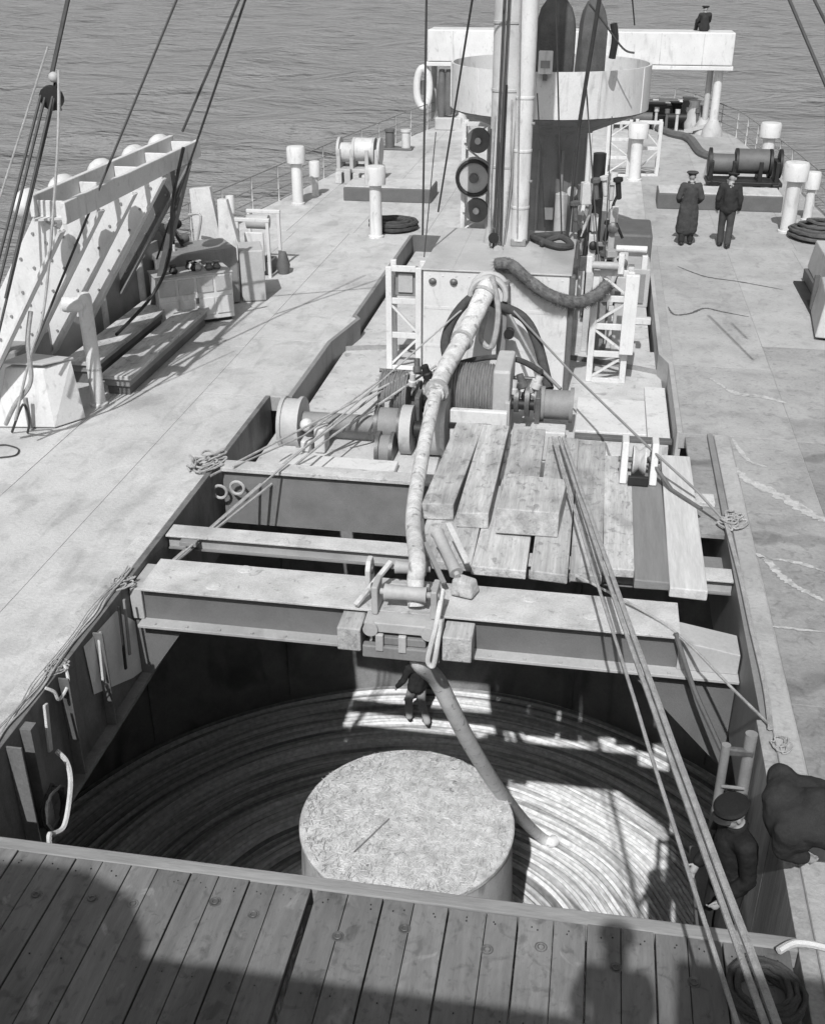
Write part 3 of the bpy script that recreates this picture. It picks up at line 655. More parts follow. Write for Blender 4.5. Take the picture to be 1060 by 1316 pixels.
# white plate platform on the recessed deck, starboard
hp = thing('platform_plate', 'white raised plate platform on the recessed deck, right of the winch', 'platform', (.65, 17, -.4))
MB().span(-.05, 1.50, 16.36, 16.5, -.39, -.33).build('front_edge', M_DGREY, hp, bevel=.008)
MB().span(-.05, 1.1, 16.51, 18.0, -.39, -.30).build('plate', M_WHITE, hp, bevel=.012)
MB().span(1.115, 1.48, 16.51, 18.8, -.39, -.34).build('plate', M_WHITE, hp, bevel=.012)

# ================================================================== MAST HOUSE, MAST, TUB
HX0, HX1, HY0, HY1, HZ = -2.87, -.33, 18.5, 21.6, 1.72
mh = thing('mast_house', 'white steel mast house with a flat grey roof behind the winch', 'deckhouse', (-1.6, 20, -.4))
MB().span(HX0, HX1, HY0, HY1, -.41, HZ - .03).build('wall', M_WHITE, mh, bevel=.02)
MB().span(HX0 - .03, HX1 + .03, HY0 - .03, HY1 + .03, HZ - .028, HZ).build('roof', M_LGREY, mh, bevel=.008)
MB().box((HX1 + .05, HY0 + .05, .65), (.1, .14, 2.1)).build('corner_pipe', M_DGREY, mh, bevel=.03)
for px, py in ((556, 361), (583, 362)):
    q = atY(px, py, HY0); MB().ball((q.x, HY0 - .02, q.z), (.07, .05, .06), 12, 8).build('cover', M_STEEL, mh, smooth=True)
for px in (600, 640):
    q = atY(px, 450, HY0); MB().span(q.x - .01, q.x + .01, HY0 - .02, HY0 + .01, -.2, .9).build('stiffener', M_WHITE2, mh)
for z_ in (.3, 1.0): MB().span(HX0 + .02, HX1 - .02, HY0 - .006, HY0 + .01, z_, z_ + .05).build('plate_lap', M_WHITE, mh)
for k_ in range(11):
    MB().ball((HX0 + .12 + k_ * .23, HY0 - .004, 1.60), (.014, .008, .014), 8, 5).build('rivet', M_WHITE, mh)
for k_ in range(3): MB().span(HX0 + .5 + k_ * .75, HX0 + .515 + k_ * .75, HY0 + .05, HY1 - .05, HZ - .001, HZ + .006).build('roof_seam', M_LGREY, mh)
mast = thing('mast', 'tall pale grey steel mast standing on the mast house', 'mast', (-1.68, 20.6, HZ))
MB().lathe([(.34, HZ), (.30, HZ + .25), (.27, HZ + .3), (.25, 16)], (-1.70, 20.6, 0), n=28).build('tube', M_LGREY, mast, smooth=True)
for z in (3.1, 4.4, 5.5): MB().lathe([(.27, z), (.28, z + .01), (.28, z + .05), (.27, z + .06)], (-1.70, 20.6, 0), n=28, caps=False).build('band', M_LGREY, mast, smooth=True)
bo = thing('derrick_boom', 'pale white derrick boom topped up vertically against the mast', 'boom', (-1.34, 20.35, HZ))
MB().lathe([(.16, HZ + .1), (.155, 10), (.12, 14)], (-1.36, 20.42, 0), n=24).build('spar', M_WHITE, bo, smooth=True)
MB().span(-1.5, -1.22, 20.28, 20.56, HZ, HZ + .14).build('heel_fitting', M_GREY, bo, bevel=.02)
for z in (2.4, 3.4, 4.3): MB().lathe([(.165, z), (.17, z + .01), (.17, z + .05), (.165, z + .06)], (-1.36, 20.42, 0), n=24, caps=False).build('band', M_WHITE, bo, smooth=True)
for z in (2.9, 3.9): MB().box((-1.2, 20.36, z), (.08, .05, .04)).build('cleat', M_GREY, bo, bevel=.008)
# gun tub
TX, TY, TRD = -1.2, 26.0, 2.2
tub = thing('gun_tub', 'round white gun tub on a dark pedestal behind the mast', 'gun tub', (TX, TY, 0))
MB().lathe([(TRD, 3.5), (TRD, 4.42), (TRD - .05, 4.42), (TRD - .05, 3.55)], (TX, TY, 0), n=64, caps=False).build('tub_wall', M_WHITE, tub, smooth=True, fix=False)
MB().lathe([(TRD, 3.49), (TRD - .1, 3.44), (1.05, 3.02), (.98, 2.9), (.98, 0)], (TX, TY, 0), n=48, caps=False).build('pedestal', mat('pedestal_paint', .20, .6, .14, 2, 30, .1, stain=[(3, .5, .7, .65, (2, 2, .15))]), tub, smooth=True)
MB().lathe([(.01, 3.52), (TRD - .02, 3.52)], (TX, TY, 0), n=48, caps=False).build('tub_floor', M_LGREY, tub)
for i in range(10):
    a = 2 * PI * (i + .35) / 10
    MB().box((TX + (TRD + .003) * math.cos(a), TY + (TRD + .012) * math.sin(a), 3.96), (.02, .05, .9), rz=a).build('wall_strip', M_WHITE, tub)
for px in (692, 722, 737): 
    q = atY(px, 220, 25.04); MB().cyl((q.x, 25.02, .2), (q.x, 25.02, 2.7), .035, 8).build('drain_pipe', M_GREY, tub, smooth=True)
MB().lathe([(.14, 0), (.14, .9), (.02, .95)], (-.75, 24.9, .9), n=14).build('fire_bottle', M_LGREY, tub, smooth=True)
MB().box((-1.02, 24.95, 1.35), (.2, .12, .26)).build('notice_box', M_WHITE, tub, bevel=.01)
bx = thing('sight_box', 'small white box hooked over the front rim of the gun tub', 'box', (-1.15, 23.75, 4.1))
q0 = atY(691, 95, 23.75); q1 = atY(711, 65, 23.75)
MB().span(q0.x, q1.x, 23.66, 23.76, q0.z, q1.z).build('case', M_WHITE, bx, bevel=.02)
MB().span(q0.x + .05, q1.x - .05, 23.645, 23.662, q0.z + .12, q0.z + .26).build('window', M_GREY, bx)
MB().span(q0.x + .1, q1.x - .1, 23.68, 23.79, q0.z - .12, q0.z).build('hook', M_DGREY, bx)
def gun(px0, px1, pyt, Y, lbl):
    a = atY(px0, 100, Y); b_ = atY(px1, 100, Y); tz = atY((px0 + px1) / 2, pyt, Y).z; cx = (a.x + b_.x) / 2; wd = (b_.x - a.x) / 2
    k = thing('covered_gun', lbl, 'gun', (cx, Y, 3.55))
    pr = [(wd * 1.04, 3.55), (wd * 1.03, 4.2), (wd * 1.02, tz - 1.0), (wd * .99, tz - .7), (wd * .92, tz - .48), (wd * .76, tz - .27), (wd * .45, tz - .09), (.03, tz)]
    mb = MB(); mb.lathe(pr, (cx, Y, 0), n=20)
    for i_, v_ in enumerate(mb.v): a_ = math.atan2(v_.y - Y, v_.x - cx); mb.v[i_] = Vector((cx + (v_.x - cx) * (1 + .07 * math.sin(7 * a_ + v_.z)), Y + (v_.y - Y) * (1 + .07 * math.sin(7 * a_ + v_.z)), v_.z))
    for i, v_ in enumerate(mb.v): mb.v[i] = Vector((v_.x + .012 * math.sin(v_.z * 4 + v_.y), v_.y + .02 * math.sin(v_.z * 5 + v_.x * 3), v_.z))
    mb.build('canvas_cover', M_CANVAS, k, smooth=True)
    MB().tube([(cx + .05 * math.sin(j), Y - wd * (1.06 - j * .09), 4.0 + j * .18) for j in range(8)], .015, 5).build('lacing', M_WIRE, k)
gun(686, 736, -8, 25.6, 'gun under a pointed dark canvas cover, left one in the tub')
gun(739, 776, -4, 25.3, 'gun under a dark canvas cover at the right of the tub, leaning by a stay')

# ================================================================== LATTICE TOWERS
def lattice(name, lbl, x0, x1, y, z0, z1, nb, m=M_WHITE, wdt=.11, panel=True):
    k = thing(name, lbl, 'lattice frame', ((x0 + x1) / 2, y, z0), 'white lattice frames')
    for yy in (y, y + .5):
        for x in (x0, x1): MB().span(x - wdt / 2, x + wdt / 2, yy - .04, yy + .04, z0, z1).build('post', m, k, bevel=.01)
    hh = (z1 - z0) / nb
    for i in range(nb + 1):
        z = z0 + i * hh; MB().bar((x0 + wdt / 2, y, min(z, z1 - .05) + .02), (x1 - wdt / 2, y, min(z, z1 - .05) + .02), .05, wdt).build('rail', m, k, bevel=.008)
    for i in range(nb):
        if panel and i == nb - 1: continue
        z = z0 + i * hh
        a, b_ = ((x0, z + .06), (x1, z + hh - .02)) if i % 2 == 0 else ((x1, z + .06), (x0, z + hh - .02))
        MB().bar((a[0], y + .02, a[1]), (b_[0], y + .02, b_[1]), .04, .07, up=(0, 1, 0)).build('brace', m, k, bevel=.006)
    for x in (x0, x1): MB().bar((x, y + .05, z1 - .1), (x, y + .45, z1 - .1), .06, .06).build('side_rail', m, k, bevel=.008)
    for x in (x0, x1): MB().bar((x, y + .05, z0 + .15), (x, y + .45, z1 - .3), .05, .05).build('side_brace', m, k, bevel=.008)
    if panel:
        MB().span(x0 + .1, x1 - .06, y + .1, y + .35, z1 - hh + .08, z1 - .06).build('motor_box', M_GREY, k, bevel=.02)
        MB().span(x0 + .16, x1 - .12, y + .06, y + .098, z1 - hh + .16, z1 - .14).build('cover_plate', M_LGREY, k, bevel=.01)
    return k
lattice('lattice_frame', 'white lattice frame standing at the left of the mast house', -3.60, -3.05, 19.15, -.4, 1.55, 3)
lattice('lattice_frame', 'white lattice frame at the right of the mast house carrying the dark cable', .12, .72, 19.1, -.4, 1.65, 4, panel=False)
lattice('lattice_frame', 'far white lattice frame left of the mast, beyond the mast house', -3.40, -2.75, 28.6, 0, 2.75, 5, panel=False)
lattice('lattice_frame', 'far white lattice frame on the bow deck right of the tub', .25, .95, 37.2, 0, 1.7, 3, panel=False)
lattice('lattice_frame', 'outermost far white lattice frame behind the capped ventilator', 1.15, 1.9, 37.4, 0, 1.7, 2, panel=False)
sv = thing('idler_sheave', 'grey sheave wheel on the far lattice frame left of the mast', 'sheave', (-3.05, 28.4, 1.3))
MB().lathe([(.5, -.08), (.5, -.05), (.42, 0), (.5, .05), (.5, .08)], (-3.1, 28.4, 1.45), (0, 1, 0), 28).build('wheel', M_LGREY, sv, smooth=True)
MB().cyl((-3.1, 28.25, 1.45), (-3.1, 28.55, 1.45), .12, 14).build('hub', M_STEEL, sv, smooth=True)
for k_, z_ in enumerate((2.35, .62)):
    sv2 = thing('idler_sheave', ['top dark sheave on the far lattice frame left of the mast', 'lowest dark sheave on the far lattice frame left of the mast'][k_], 'sheave', (-3.05, 28.5, z_))
    MB().lathe([(.3, -.08), (.3, -.05), (.22, 0), (.3, .05), (.3, .08)], (-3.02, 28.45, z_), (0, 1, 0), 24).build('wheel', M_DGREY, sv2, smooth=True)
    MB().cyl((-3.02, 28.3, z_), (-3.02, 28.6, z_), .08, 12).build('hub', M_WHITE2, sv2, smooth=True)
    MB().box((-3.02, 28.52, z_ - .02), (.75, .05, .12)).build('cross_bar', M_WHITE, sv2, bevel=.01)
tag(MB().tube([(-3.1 + .42 * math.cos(t_), 28.30, 1.45 + .42 * math.sin(t_)) for t_ in [2 * PI * j / 24 for j in range(24)]], .05, 8, closed=True).build('sheave_guard', M_BLACK, smooth=True), 'dark ring guard round the grey sheave of the far lattice frame', 'guard')
# rollers on top of the starboard lattice frame
rr = thing('cable_rollers', 'small roller head with posts on top of the right lattice frame', 'roller', (.45, 19.1, 1.65))
MB().cyl((.0, 18.95, 1.78), (.5, 18.95, 1.78), .07, 14).build('roller', M_LGREY, rr, smooth=True)
MB().cyl((.42, 19.3, 2.0), (.95, 19.3, 2.0), .06, 14).build('roller', M_WHITE, rr, smooth=True)
for x, y, z in ((-.02, 18.95, 1.95), (.52, 18.95, 2.0), (.93, 19.3, 1.9)):
    MB().span(x - .05, x + .05, y - .07, y + .07, 1.655, z).build('cheek', M_WHITE, rr, bevel=.012)
MB().span(.62, .86, 18.9, 19.0, .2, 1.64).build('side_plate', M_WHITE, rr, bevel=.01)
# dark hairy cable from the cable head to the lattice frame
hc = [(-1.6, 18.42, 1.86), (-1.35, 18.36, 1.88), atY(676, 358, 18.34), atY(700, 376, 18.3), atY(722, 385, 18.34), atY(745, 388, 18.5), atY(766, 379, 18.8), atY(780, 366, 19.0)]
hc = spline(hc, 7)
arm_ = tag(MB().tube(hc, [.105 + random.uniform(-.006, .006) for _ in hc], 12).build('armoured_cable', M_ARMOUR, smooth=True), 'thick dark fibrous cable drooping from the mast house to the right lattice frame', 'cable')
fb = MB()
for i in range(3200):
    k_ = random.randrange(len(hc) - 1); p_ = hc[k_].lerp(hc[k_ + 1], random.random()); dd = (hc[k_ + 1] - hc[k_]).normalized()
    o_ = Vector((random.gauss(0, 1), random.gauss(0, 1), random.gauss(0, 1))); o_ = (o_ - dd * o_.dot(dd)).normalized()
    a_ = p_ + o_ * .095; l_ = random.uniform(.04, .12); e_ = a_ + (o_ * .6 + dd * random.uniform(-1, 1) + Vector((0, 0, -.3))) * l_; v_ = dd.cross(o_) * .007
    fb.add([a_ - v_, a_ + v_, e_], [(0, 1, 2)])
fb.build('fibres', M_ARMOUR, arm_, fix=False, kind='stuff')
# cable head: quadrant sheave on the house front
qh = thing('cable_quadrant', 'white curved cable quadrant fixed to the top front of the mast house', 'sheave', (-1.65, 18.3, 1.3))
arc = lambda rr_, y: [(-1.68 + rr_ * math.cos(t_), y, 1.42 + rr_ * math.sin(t_)) for t_ in [PI * j / 12 for j in range(-1, 14)]]
MB().tube(arc(.30, 18.05), .05, 8).build('rim', M_LGREY, qh, smooth=True)
MB().tube(arc(.30, 18.35), .05, 8).build('rim', M_LGREY, qh, smooth=True)
MB().lathe([(.26, 0), (.2, .12), (.26, .24)], (-1.68, 18.08, 1.42), (0, 1, 0), 24).build('sheave', M_WHITE, qh, smooth=True)
MB().hexa([(-1.52, 18.1, .25), (-1.36, 18.1, .25), (-1.36, 18.4, .25), (-1.52, 18.4, .25)], [(-1.50, 18.1, 1.6), (-1.34, 18.1, 1.6), (-1.34, 18.4, 1.6), (-1.50, 18.4, 1.6)]).build('hanger', M_GREY, qh, bevel=.02)
MB().cyl((-1.30, 18.05, .75), (-1.30, 18.2, .75), .09, 14).build('pin', M_BLACK, qh, smooth=True)
# dark bail hanging over the reel
dl = spline([atY(578, 470, 17.3), atY(572, 440, 17.6), atY(585, 405, 17.9), atY(612, 380, 18.1), atY(640, 392, 18.1), atY(672, 408, 18.0), atY(690, 440, 17.6), atY(705, 500, 17.0)], 6)
tag(MB().tube(dl, .085, 10).build('rope_bail', M_ROPED, smooth=True), 'dark tarred rope bail arched over the cable in front of the mast house', 'rope')
ring = spline([atY(580, 470, 17.1), atY(610, 462, 17.4), atY(640, 459, 17.5), atY(670, 464, 17.4), atY(695, 478, 17.0)], 6)
tag(MB().tube(ring, .05, 8).build('rope_bail', M_ROPED, smooth=True), 'dark curved rope lying across the top of the wire reel', 'rope')
fl = spline([atY(632, 355, 18.0), atY(640, 400, 17.9), atY(632, 445, 17.8), atY(618, 435, 17.9), atY(625, 400, 18.0)], 6)
tag(MB().tube(fl, .05, 8).build('rope_loop', M_ROPE, smooth=True), 'loop of rope hanging from the cable quadrant', 'rope')

# clutter right of the mast house: each a thing
cl = thing('vent_pipe', 'dark upright pipe pair right of the gun tub pedestal', 'pipe', (.0, 23, -.4))
MB().cyl((.02, 23, -.4), (.02, 23, 3.0), .13, 14).build('pipe', M_BLACK, cl, smooth=True)
MB().cyl((.32, 23.1, -.4), (.32, 23.1, 2.6), .09, 14).build('pipe', M_WHITE, cl, smooth=True)
MB().cyl((-.2, 22.8, -.4), (-.2, 22.8, 3.4), .05, 10).build('pipe', M_WHITE, cl, smooth=True)
MB().span(-.3, .45, 22.7, 22.78, 1.2, 1.28).build('strap', M_GREY, cl, bevel=.01)
cl = thing('deck_lamp', 'small white bell-shaped lamp on a stem right of the mast house', 'lamp', (-.25, 22.0, 1.7))
MB().lathe([(.02, 2.45), (.05, 2.4), (.07, 2.3), (.13, 2.05), (.14, 2.0)], (-.22, 22.0, 0), n=16).build('shade', M_WHITE, cl, smooth=True)
MB().cyl((-.22, 22.0, 1.2), (-.22, 22.0, 2.02), .025, 8).build('stem', M_LGREY, cl, smooth=True)
cl = thing('machinery_stand', 'upright white machinery stand with dark fittings right of the mast house', 'machinery', (.2, 21, -.4))
for x, y, wd, z0, z1, m in ((.0, 20.8, .14, -.4, 1.9, M_WHITE2), (.35, 21.0, .12, -.4, 2.3, M_LGREY), (.62, 21.2, .16, -.4, 1.5, M_WHITE2), (.2, 20.6, .3, -.4, .9, M_GREY), (.6, 20.5, .2, -.4, 1.2, M_LGREY)):
    MB().span(x - wd / 2, x + wd / 2, y - .1, y + .1, z0, z1).build('upright', m, cl, bevel=.015)
for x, y, z, r_ in ((.02, 20.66, 1.7, .08), (.36, 20.85, 2.0, .10), (.2, 20.45, 1.05, .12), (.62, 21.0, 1.3, .08), (.35, 20.85, 1.3, .09), (.1, 20.62, 1.35, .07), (.5, 20.38, .9, .1)):
    MB().lathe([(r_ * .5, -.06), (r_, -.03), (r_, .05), (r_ * .5, .08)], (x, y, z), (0, 1, 0), 18).build('wheel', random.choice((M_BLACK, M_DGREY, M_STEEL)), cl, smooth=True)
for k_ in range(26):
    px = random.uniform(736, 802); py = random.uniform(235, 345); q = atY(px, py, random.uniform(20.2, 22.5))
    if q.z < -.2: continue
    m = random.choice((M_BLACK, M_WHITE2, M_LGREY, M_DGREY, M_STEEL, M_WHITE2))
    if k_ % 3 == 0: MB().lathe([(.03, -.2), (.05, -.18), (.05, .1), (.09, .12), (.09, .18), (.02, .2)], q, (random.uniform(-.2, .2), random.uniform(-.2, .2), 1), 10).build('valve', m, cl, smooth=True)
    elif k_ % 3 == 1: MB().tube(spline([(q.x, q.y, q.z), (q.x + random.uniform(-.2, .2), q.y - .05, q.z - .35), (q.x + random.uniform(-.2, .2), q.y, max(-.38, q.z - .9))], 5), .03, 8).build('hose', m, cl, smooth=True)
    else: MB().box(q, (random.uniform(.06, .2), random.uniform(.06, .2), random.uniform(.1, .4)), rz=random.uniform(0, 1)).build('bracket', m, cl, bevel=.012)
MB().tube(spline([(.1, 20.4, 1.6), (.3, 20.3, .9), (.55, 20.4, 1.4), (.7, 20.6, .7)]), .05, 8).build('hose', M_LGREY, cl, smooth=True)
cl = thing('deck_hatch', 'dark-topped deck hatch with pale front panel behind the right lattice frame', 'deck hatch', (.9, 24.5, -.4))
MB().span(.45, 1.3, 23.9, 25.6, -.4, .45).build('trunk', M_LGREY, cl, bevel=.02)
MB().span(.40, 1.33, 25.0, 26.6, .25, .95).build('dark_cover', M_DGREY, cl, bevel=.06)
MB().span(.55, 1.2, 23.86, 23.898, -.3, .35).build('panel', M_GREY, cl, bevel=.01)
MB().span(.3, 1.34, 22.6, 22.75, -.39, -.25).build('sill', M_WHITE, cl, bevel=.015)

# ================================================================== BOW GANTRY
GY = 46.0
ga = thing('bow_gantry', 'white box-girder gantry spanning the bow beyond the gun tub', 'gantry', (-1.2, GY, 0))
MB().span(-7.0, 4.75, GY, GY + 1.6, 2.62, 3.78).build('box_girder', M_WHITE, ga, bevel=.04)
MB().span(-7.05, 4.80, GY - .04, GY + 1.64, 2.45, 2.60).build('bottom_lip', M_WHITE, ga, bevel=.02)
for x in (-6.7, 4.35): MB().lathe([(.17, .3), (.16, 2.45)], (x if x > 0 else -5.7, GY + .5, 0), n=18).build('leg', M_WHITE, ga, smooth=True)
for x in (-6.85, 4.05):
    MB().lathe([(.12, .3), (.12, 2.45)], (x, GY + .9, 0), n=14).build('leg', M_LGREY, ga, smooth=True)
for x, y in ((-5.7, GY + .5), (4.35, GY + .5), (4.05, GY + 1.0)): MB().lathe([(.42, 0), (.38, .25), (.18, .6)], (x, y, 0), n=18).build('foot', M_LGREY, ga, smooth=True)
MB().bar((4.30, GY + .6, .4), (3.3, GY + .8, .1), .14, .14).build('foot_strut', M_LGREY, ga)
for i in range(7):
    x = -6.0 + i * 1.6
    MB().span(x, x + .03, GY - .012, GY + .01, 2.64, 3.75).build('panel_joint', M_WHITE2, ga)
lf = thing('life_float', 'pale round life float hung outside the port leg of the bow gantry', 'float', (-7.15, 46.6, 1.0))
ci = [(-7.2 + .26 * math.cos(t_), 46.2, 1.6 + .75 * math.sin(t_)) for t_ in [2 * PI * j / 24 for j in range(24)]]
MB().tube(ci, .15, 10, closed=True).build('ring', M_WHITE, lf, smooth=True)
MB().cyl((-7.2, 46.3, 1.6), (-7.2, 46.4, 1.6), .28, 16).build('netting', M_DGREY, lf)
dk = thing('bow_fairlead', 'dark canvas-covered fairlead under the port end of the bow gantry', 'fairlead', (-6.2, 46.5, 0))
for i in range(3): MB().lathe([(.14, .5 + i * .1), (.22, 1.2), (.12, 2.3)], (-6.45 + i * .28, 46.3, 0), n=12).build('post', M_DGREY, dk, smooth=True)
MB().span(-6.7, -5.6, 46.1, 46.7, 0, .5).build('base', M_LGREY, dk, bevel=.05)
# anchor gear at the bow, starboard
ag = thing('anchor_windlass', 'dark anchor windlass and chain clutter on the bow under the gantry', 'windlass', (2.5, 50, 0))
for i in range(30):
    x = .6 + random.uniform(0, 3.4); y = 47.5 + random.uniform(0, 5); z = random.uniform(.3, 1.2)
    m = random.choice((M_BLACK, M_DGREY, M_LGREY, M_WHITE2, M_DGREY))
    if i % 2: MB().lathe([(.3 * z, 0), (.34 * z, .3), (.2, z), (.26, z + .12)], (x, y, 0), n=14).build('post', m, ag, smooth=True)
    else: MB().cyl((x - .4, y, .5), (x + .4, y, .5), .16 + .3 * random.random() * .6, 16).build('drum', m, ag, smooth=True)
for k_ in range(9): MB().lathe([(.07, 0), (.06, .7), (.1, .74), (.1, .9)], (.4 + k_ * .42 + random.uniform(-.1, .1), 46.9 + random.uniform(0, .8), 0), n=10).build('post', (M_WHITE2, M_LGREY, M_DGREY)[k_ % 3], ag, smooth=True)
MB().span(1.0, 3.6, 48.4, 49.0, 0, .45).build('bed', M_DGREY, ag, bevel=.03)
hs = spline([at(835, 160, .1), at(862, 172, .1), at(885, 178, .12), at(900, 196, .1), at(918, 203, .1), at(925, 205, .1)], 6)
rope('hose', hs, .16, M_DGREY, 'dark hose snaking across the bow deck toward the winch', 'hose', n=8)

# ================================================================== PORT SIDE: LAUNCHING RACK
rk = thing('launching_rack', 'sloping white launching rack of bolted rails with a ladder frame on top, port side', 'rack', (-8.5, 17, 0))
FZ0, FZ1, FYA, FYB = 3.28, 3.58, 14.15, 19.7
MB().span(-7.24, -7.16, FYA, FYB, FZ0, FZ1).build('top_beam', M_WHITE, rk, bevel=.012)
MB().span(-7.74, -7.66, FYA + .1, FYB, FZ0 + .06, FZ1 + .06).build('top_beam', M_WHITE, rk, bevel=.012)
RY = [14.35, 15.7, 17.0, 18.3, 19.55]
for y in RY:
    MB().span(-7.655, -7.245, y - .02, y + .02, FZ0 + .02, FZ1 - .02).build('cross_plate', M_WHITE, rk, bevel=.008)
    MB().hexa([(-7.65, y - .22, FZ0 + .03), (-7.25, y - .02, FZ0 + .03), (-7.25, y + .02, FZ0 + .03), (-7.65, y + .22, FZ0 + .03)], [(-7.65, y - .22, FZ0 + .06), (-7.25, y - .02, FZ0 + .06), (-7.25, y + .02, FZ0 + .06), (-7.65, y + .22, FZ0 + .06)]).build('gusset', M_WHITE, rk)
    a = Vector((-7.55, y, FZ0 - .02)); b_ = Vector((-9.85, y, -.25))
    dd = (b_ - a).normalized(); nrm = Vector((dd.z, 0, -dd.x)); nrm = nrm if nrm.x > 0 else -nrm
    rl = MB().bar(a, b_, .07, .40, up=nrm).build('rail', M_WHITE if y < 19 else M_DGREY, rk, bevel=.01)
    MB().bar(a + nrm * .225, b_ + nrm * .225, .20, .04, up=nrm).build('rail_flange', M_WHITE if y < 19 else M_GREY, rl, bevel=.006)
    for j in range(9):
        c = a.lerp(b_, (j + .6) / 9.5) + Vector((0, -.036, 0))
        for s_ in (-.11, .11): MB().cyl(c + nrm * s_, c + nrm * s_ + Vector((0, -.02, 0)), .022, 8).build('bolt', M_GREY, rl)
for i, y in enumerate((15.0, 16.35, 17.7, 19.0)):
    a = Vector((-7.8, y, 3.1)); b_ = Vector((-9.9, y, .05))
    MB().bar(a, b_, .10, .10, up=(1, 0, .7)).build('stringer', M_WHITE2, rk)
MB().bar((-7.4, 19.62, 3.2), (-8.6, 19.9, .02), .10, .22, up=(0, 1, 0)).build('prop', M_DGREY, rk)
for i, y in enumerate((14.5, 15.6, 17.0, 18.4, 19.6)):
    MB().ball((-7.98, y + .2, 3.42), (.2, .34, .22), 12, 8).build('float_end', M_WHITE, rk, smooth=True)
MB().span(-10.2, -8.9, 15.2, 16.4, 0, 1.0).build('foot_plate', M_GREY, rk, bevel=.05)
MB().bar((-10.35, 13.0, .55), (-9.0, 17.8, .55), .08, 1.1).build('side_screen', M_LGREY, rk)
MB().bar((-9.35, 17.4, .65), (-8.65, 21.5, .75), .06, 1.3).build('side_screen', M_GREY, rk)
# locker, gooseneck vent, steps, cabinets
lk = thing('deck_locker', 'white sloping-fronted deck locker at the left edge beside the gooseneck vent', 'locker', (-8.35, 14.8, 0))
MB().hexa([(-8.98, 14.40, .02), (-8.05, 14.52, .02), (-7.74, 14.98, .02), (-8.7, 15.05, .02)], [(-8.8, 14.66, .92), (-8.20, 14.70, .92), (-7.86, 15.0, .98), (-8.6, 15.06, .98)]).build('body', M_WHITE, lk, bevel=.02)
MB().hexa([(-8.84, 14.62, .985), (-8.16, 14.66, .985), (-7.82, 15.02, .985), (-8.64, 15.1, .985)], [(-8.84, 14.62, 1.02), (-8.16, 14.66, 1.02), (-7.82, 15.02, 1.02), (-8.64, 15.1, 1.02)]).build('lid', M_LGREY, lk, bevel=.01)
MB().span(-8.42, -8.36, 14.36, 14.42, .05, .55).build('latch_bar', M_GREY, lk, bevel=.01)
gv = thing('gooseneck_vent', 'white gooseneck vent pipe standing beside the deck locker', 'vent', (-7.8, 15.6, 0))
MB().lathe([(.115, 0), (.115, 1.8), (.09, 1.87), (.02, 1.89)], (-7.8, 15.6, 0), n=20).build('pipe', M_WHITE, gv, smooth=True)
MB().lathe([(.15, 0), (.15, .03), (.115, .05)], (-7.8, 15.6, .004), n=16).build('foot_flange', M_WHITE, gv)
MB().lathe([(.05, -.02), (.11, 0), (.125, .05), (.125, .30), (.11, .33)], (-7.8, 15.58, 1.70), (-1, -.25, .02), 18).build('mouth', M_WHITE, gv, smooth=True)
MB().lathe([(.122, 0), (.122, .03)], (-7.8, 15.6, .62), n=16).build('band', M_LGREY, gv)
def step(lbl, x0, x1, y0, y1, h):
    k = thing('boat_chock', lbl, 'chock', ((x0 + x1) / 2, (y0 + y1) / 2, 0), 'long chocks beside the launching rack')
    MB().span(x0, x1, y0, y1, h - .07, h).build('top_plank', M_WOOD2, k, bevel=.01)
    MB().span(x0 + .05, x1 - .05, y0 + .05, y1 - .02, h - .2, h - .075).build('base_timber', M_GREY, k, bevel=.01)
    MB().span(x0 + .08, x1 - .08, y0 + .1, y1 - .1, 0.004, h - .205).build('sole', M_DGREY, k)
step('long low planked chock nearest the open deck, by the gooseneck vent', -7.92, -7.38, 16.0, 20.0, .36)
step('long low planked chock nearer the launching rack', -8.75, -8.12, 16.4, 20.6, .42)
cbn = thing('cabinet', 'pair of white panelled cabinets standing askew behind the long chocks', 'cabinet', (-7.6, 20.3, 0))
A = Vector((-8.2, 19.5, 0)); B_ = Vector((-6.98, 20.35, 0)); U = (B_ - A).normalized(); V = Vector((-U.y, U.x, 0)); LN = (B_ - A).length
rz = math.atan2(U.y, U.x)
MB().box(A + U * LN / 2 + V * .35 + Vector((0, 0, .53)), (LN, .7, .9), rz=rz).build('body', M_WHITE, cbn, bevel=.015)
MB().box(A + U * LN / 2 + V * .35 + Vector((0, 0, .995)), (LN + .04, .74, .025), rz=rz).build('top', M_LGREY, cbn, bevel=.008)
MB().box(A + U * LN / 2 + V * .35 + Vector((0, 0, .05)), (LN - .1, .6, .05), rz=rz).build('plinth', M_BLACK, cbn)
for i in range(4):
    MB().box(A + U * (LN * (i + .5) / 4) - V * .012 + Vector((0, 0, .36)), (LN / 4 - .05, .02, .34), rz=rz).build('door_panel', M_WHITE, cbn, bevel=.008)
    MB().box(A + U * (LN * (i + .5) / 4) - V * .012 + Vector((0, 0, .79)), (LN / 4 - .05, .02, .30), rz=rz).build('door_panel', M_LGREY, cbn, bevel=.008)
MB().box(A + U * LN / 2 - V * .03 + Vector((0, 0, .5)), (.06, .04, .1), rz=rz).build('handle', M_DGREY, cbn)
gr = thing('engine_gear', 'small greasy engine gear lying on top of the cabinets', 'machinery', (-7.7, 20.5, 1.0))
for i in range(8):
    c = A + U * (LN * random.uniform(.15, .85)) + V * random.uniform(.2, .5) + Vector((0, 0, 1.01))
    MB().lathe([(.06, 0), (.09, .05), (.05, .12), (.07, .16)], c, n=10).build('fitting', random.choice((M_BLACK, M_LGREY, M_STEEL)), gr, smooth=True)
hb = thing('motor_house', 'grey steel motor house directly behind the white cabinets', 'housing', (-7.9, 21.6, 0))
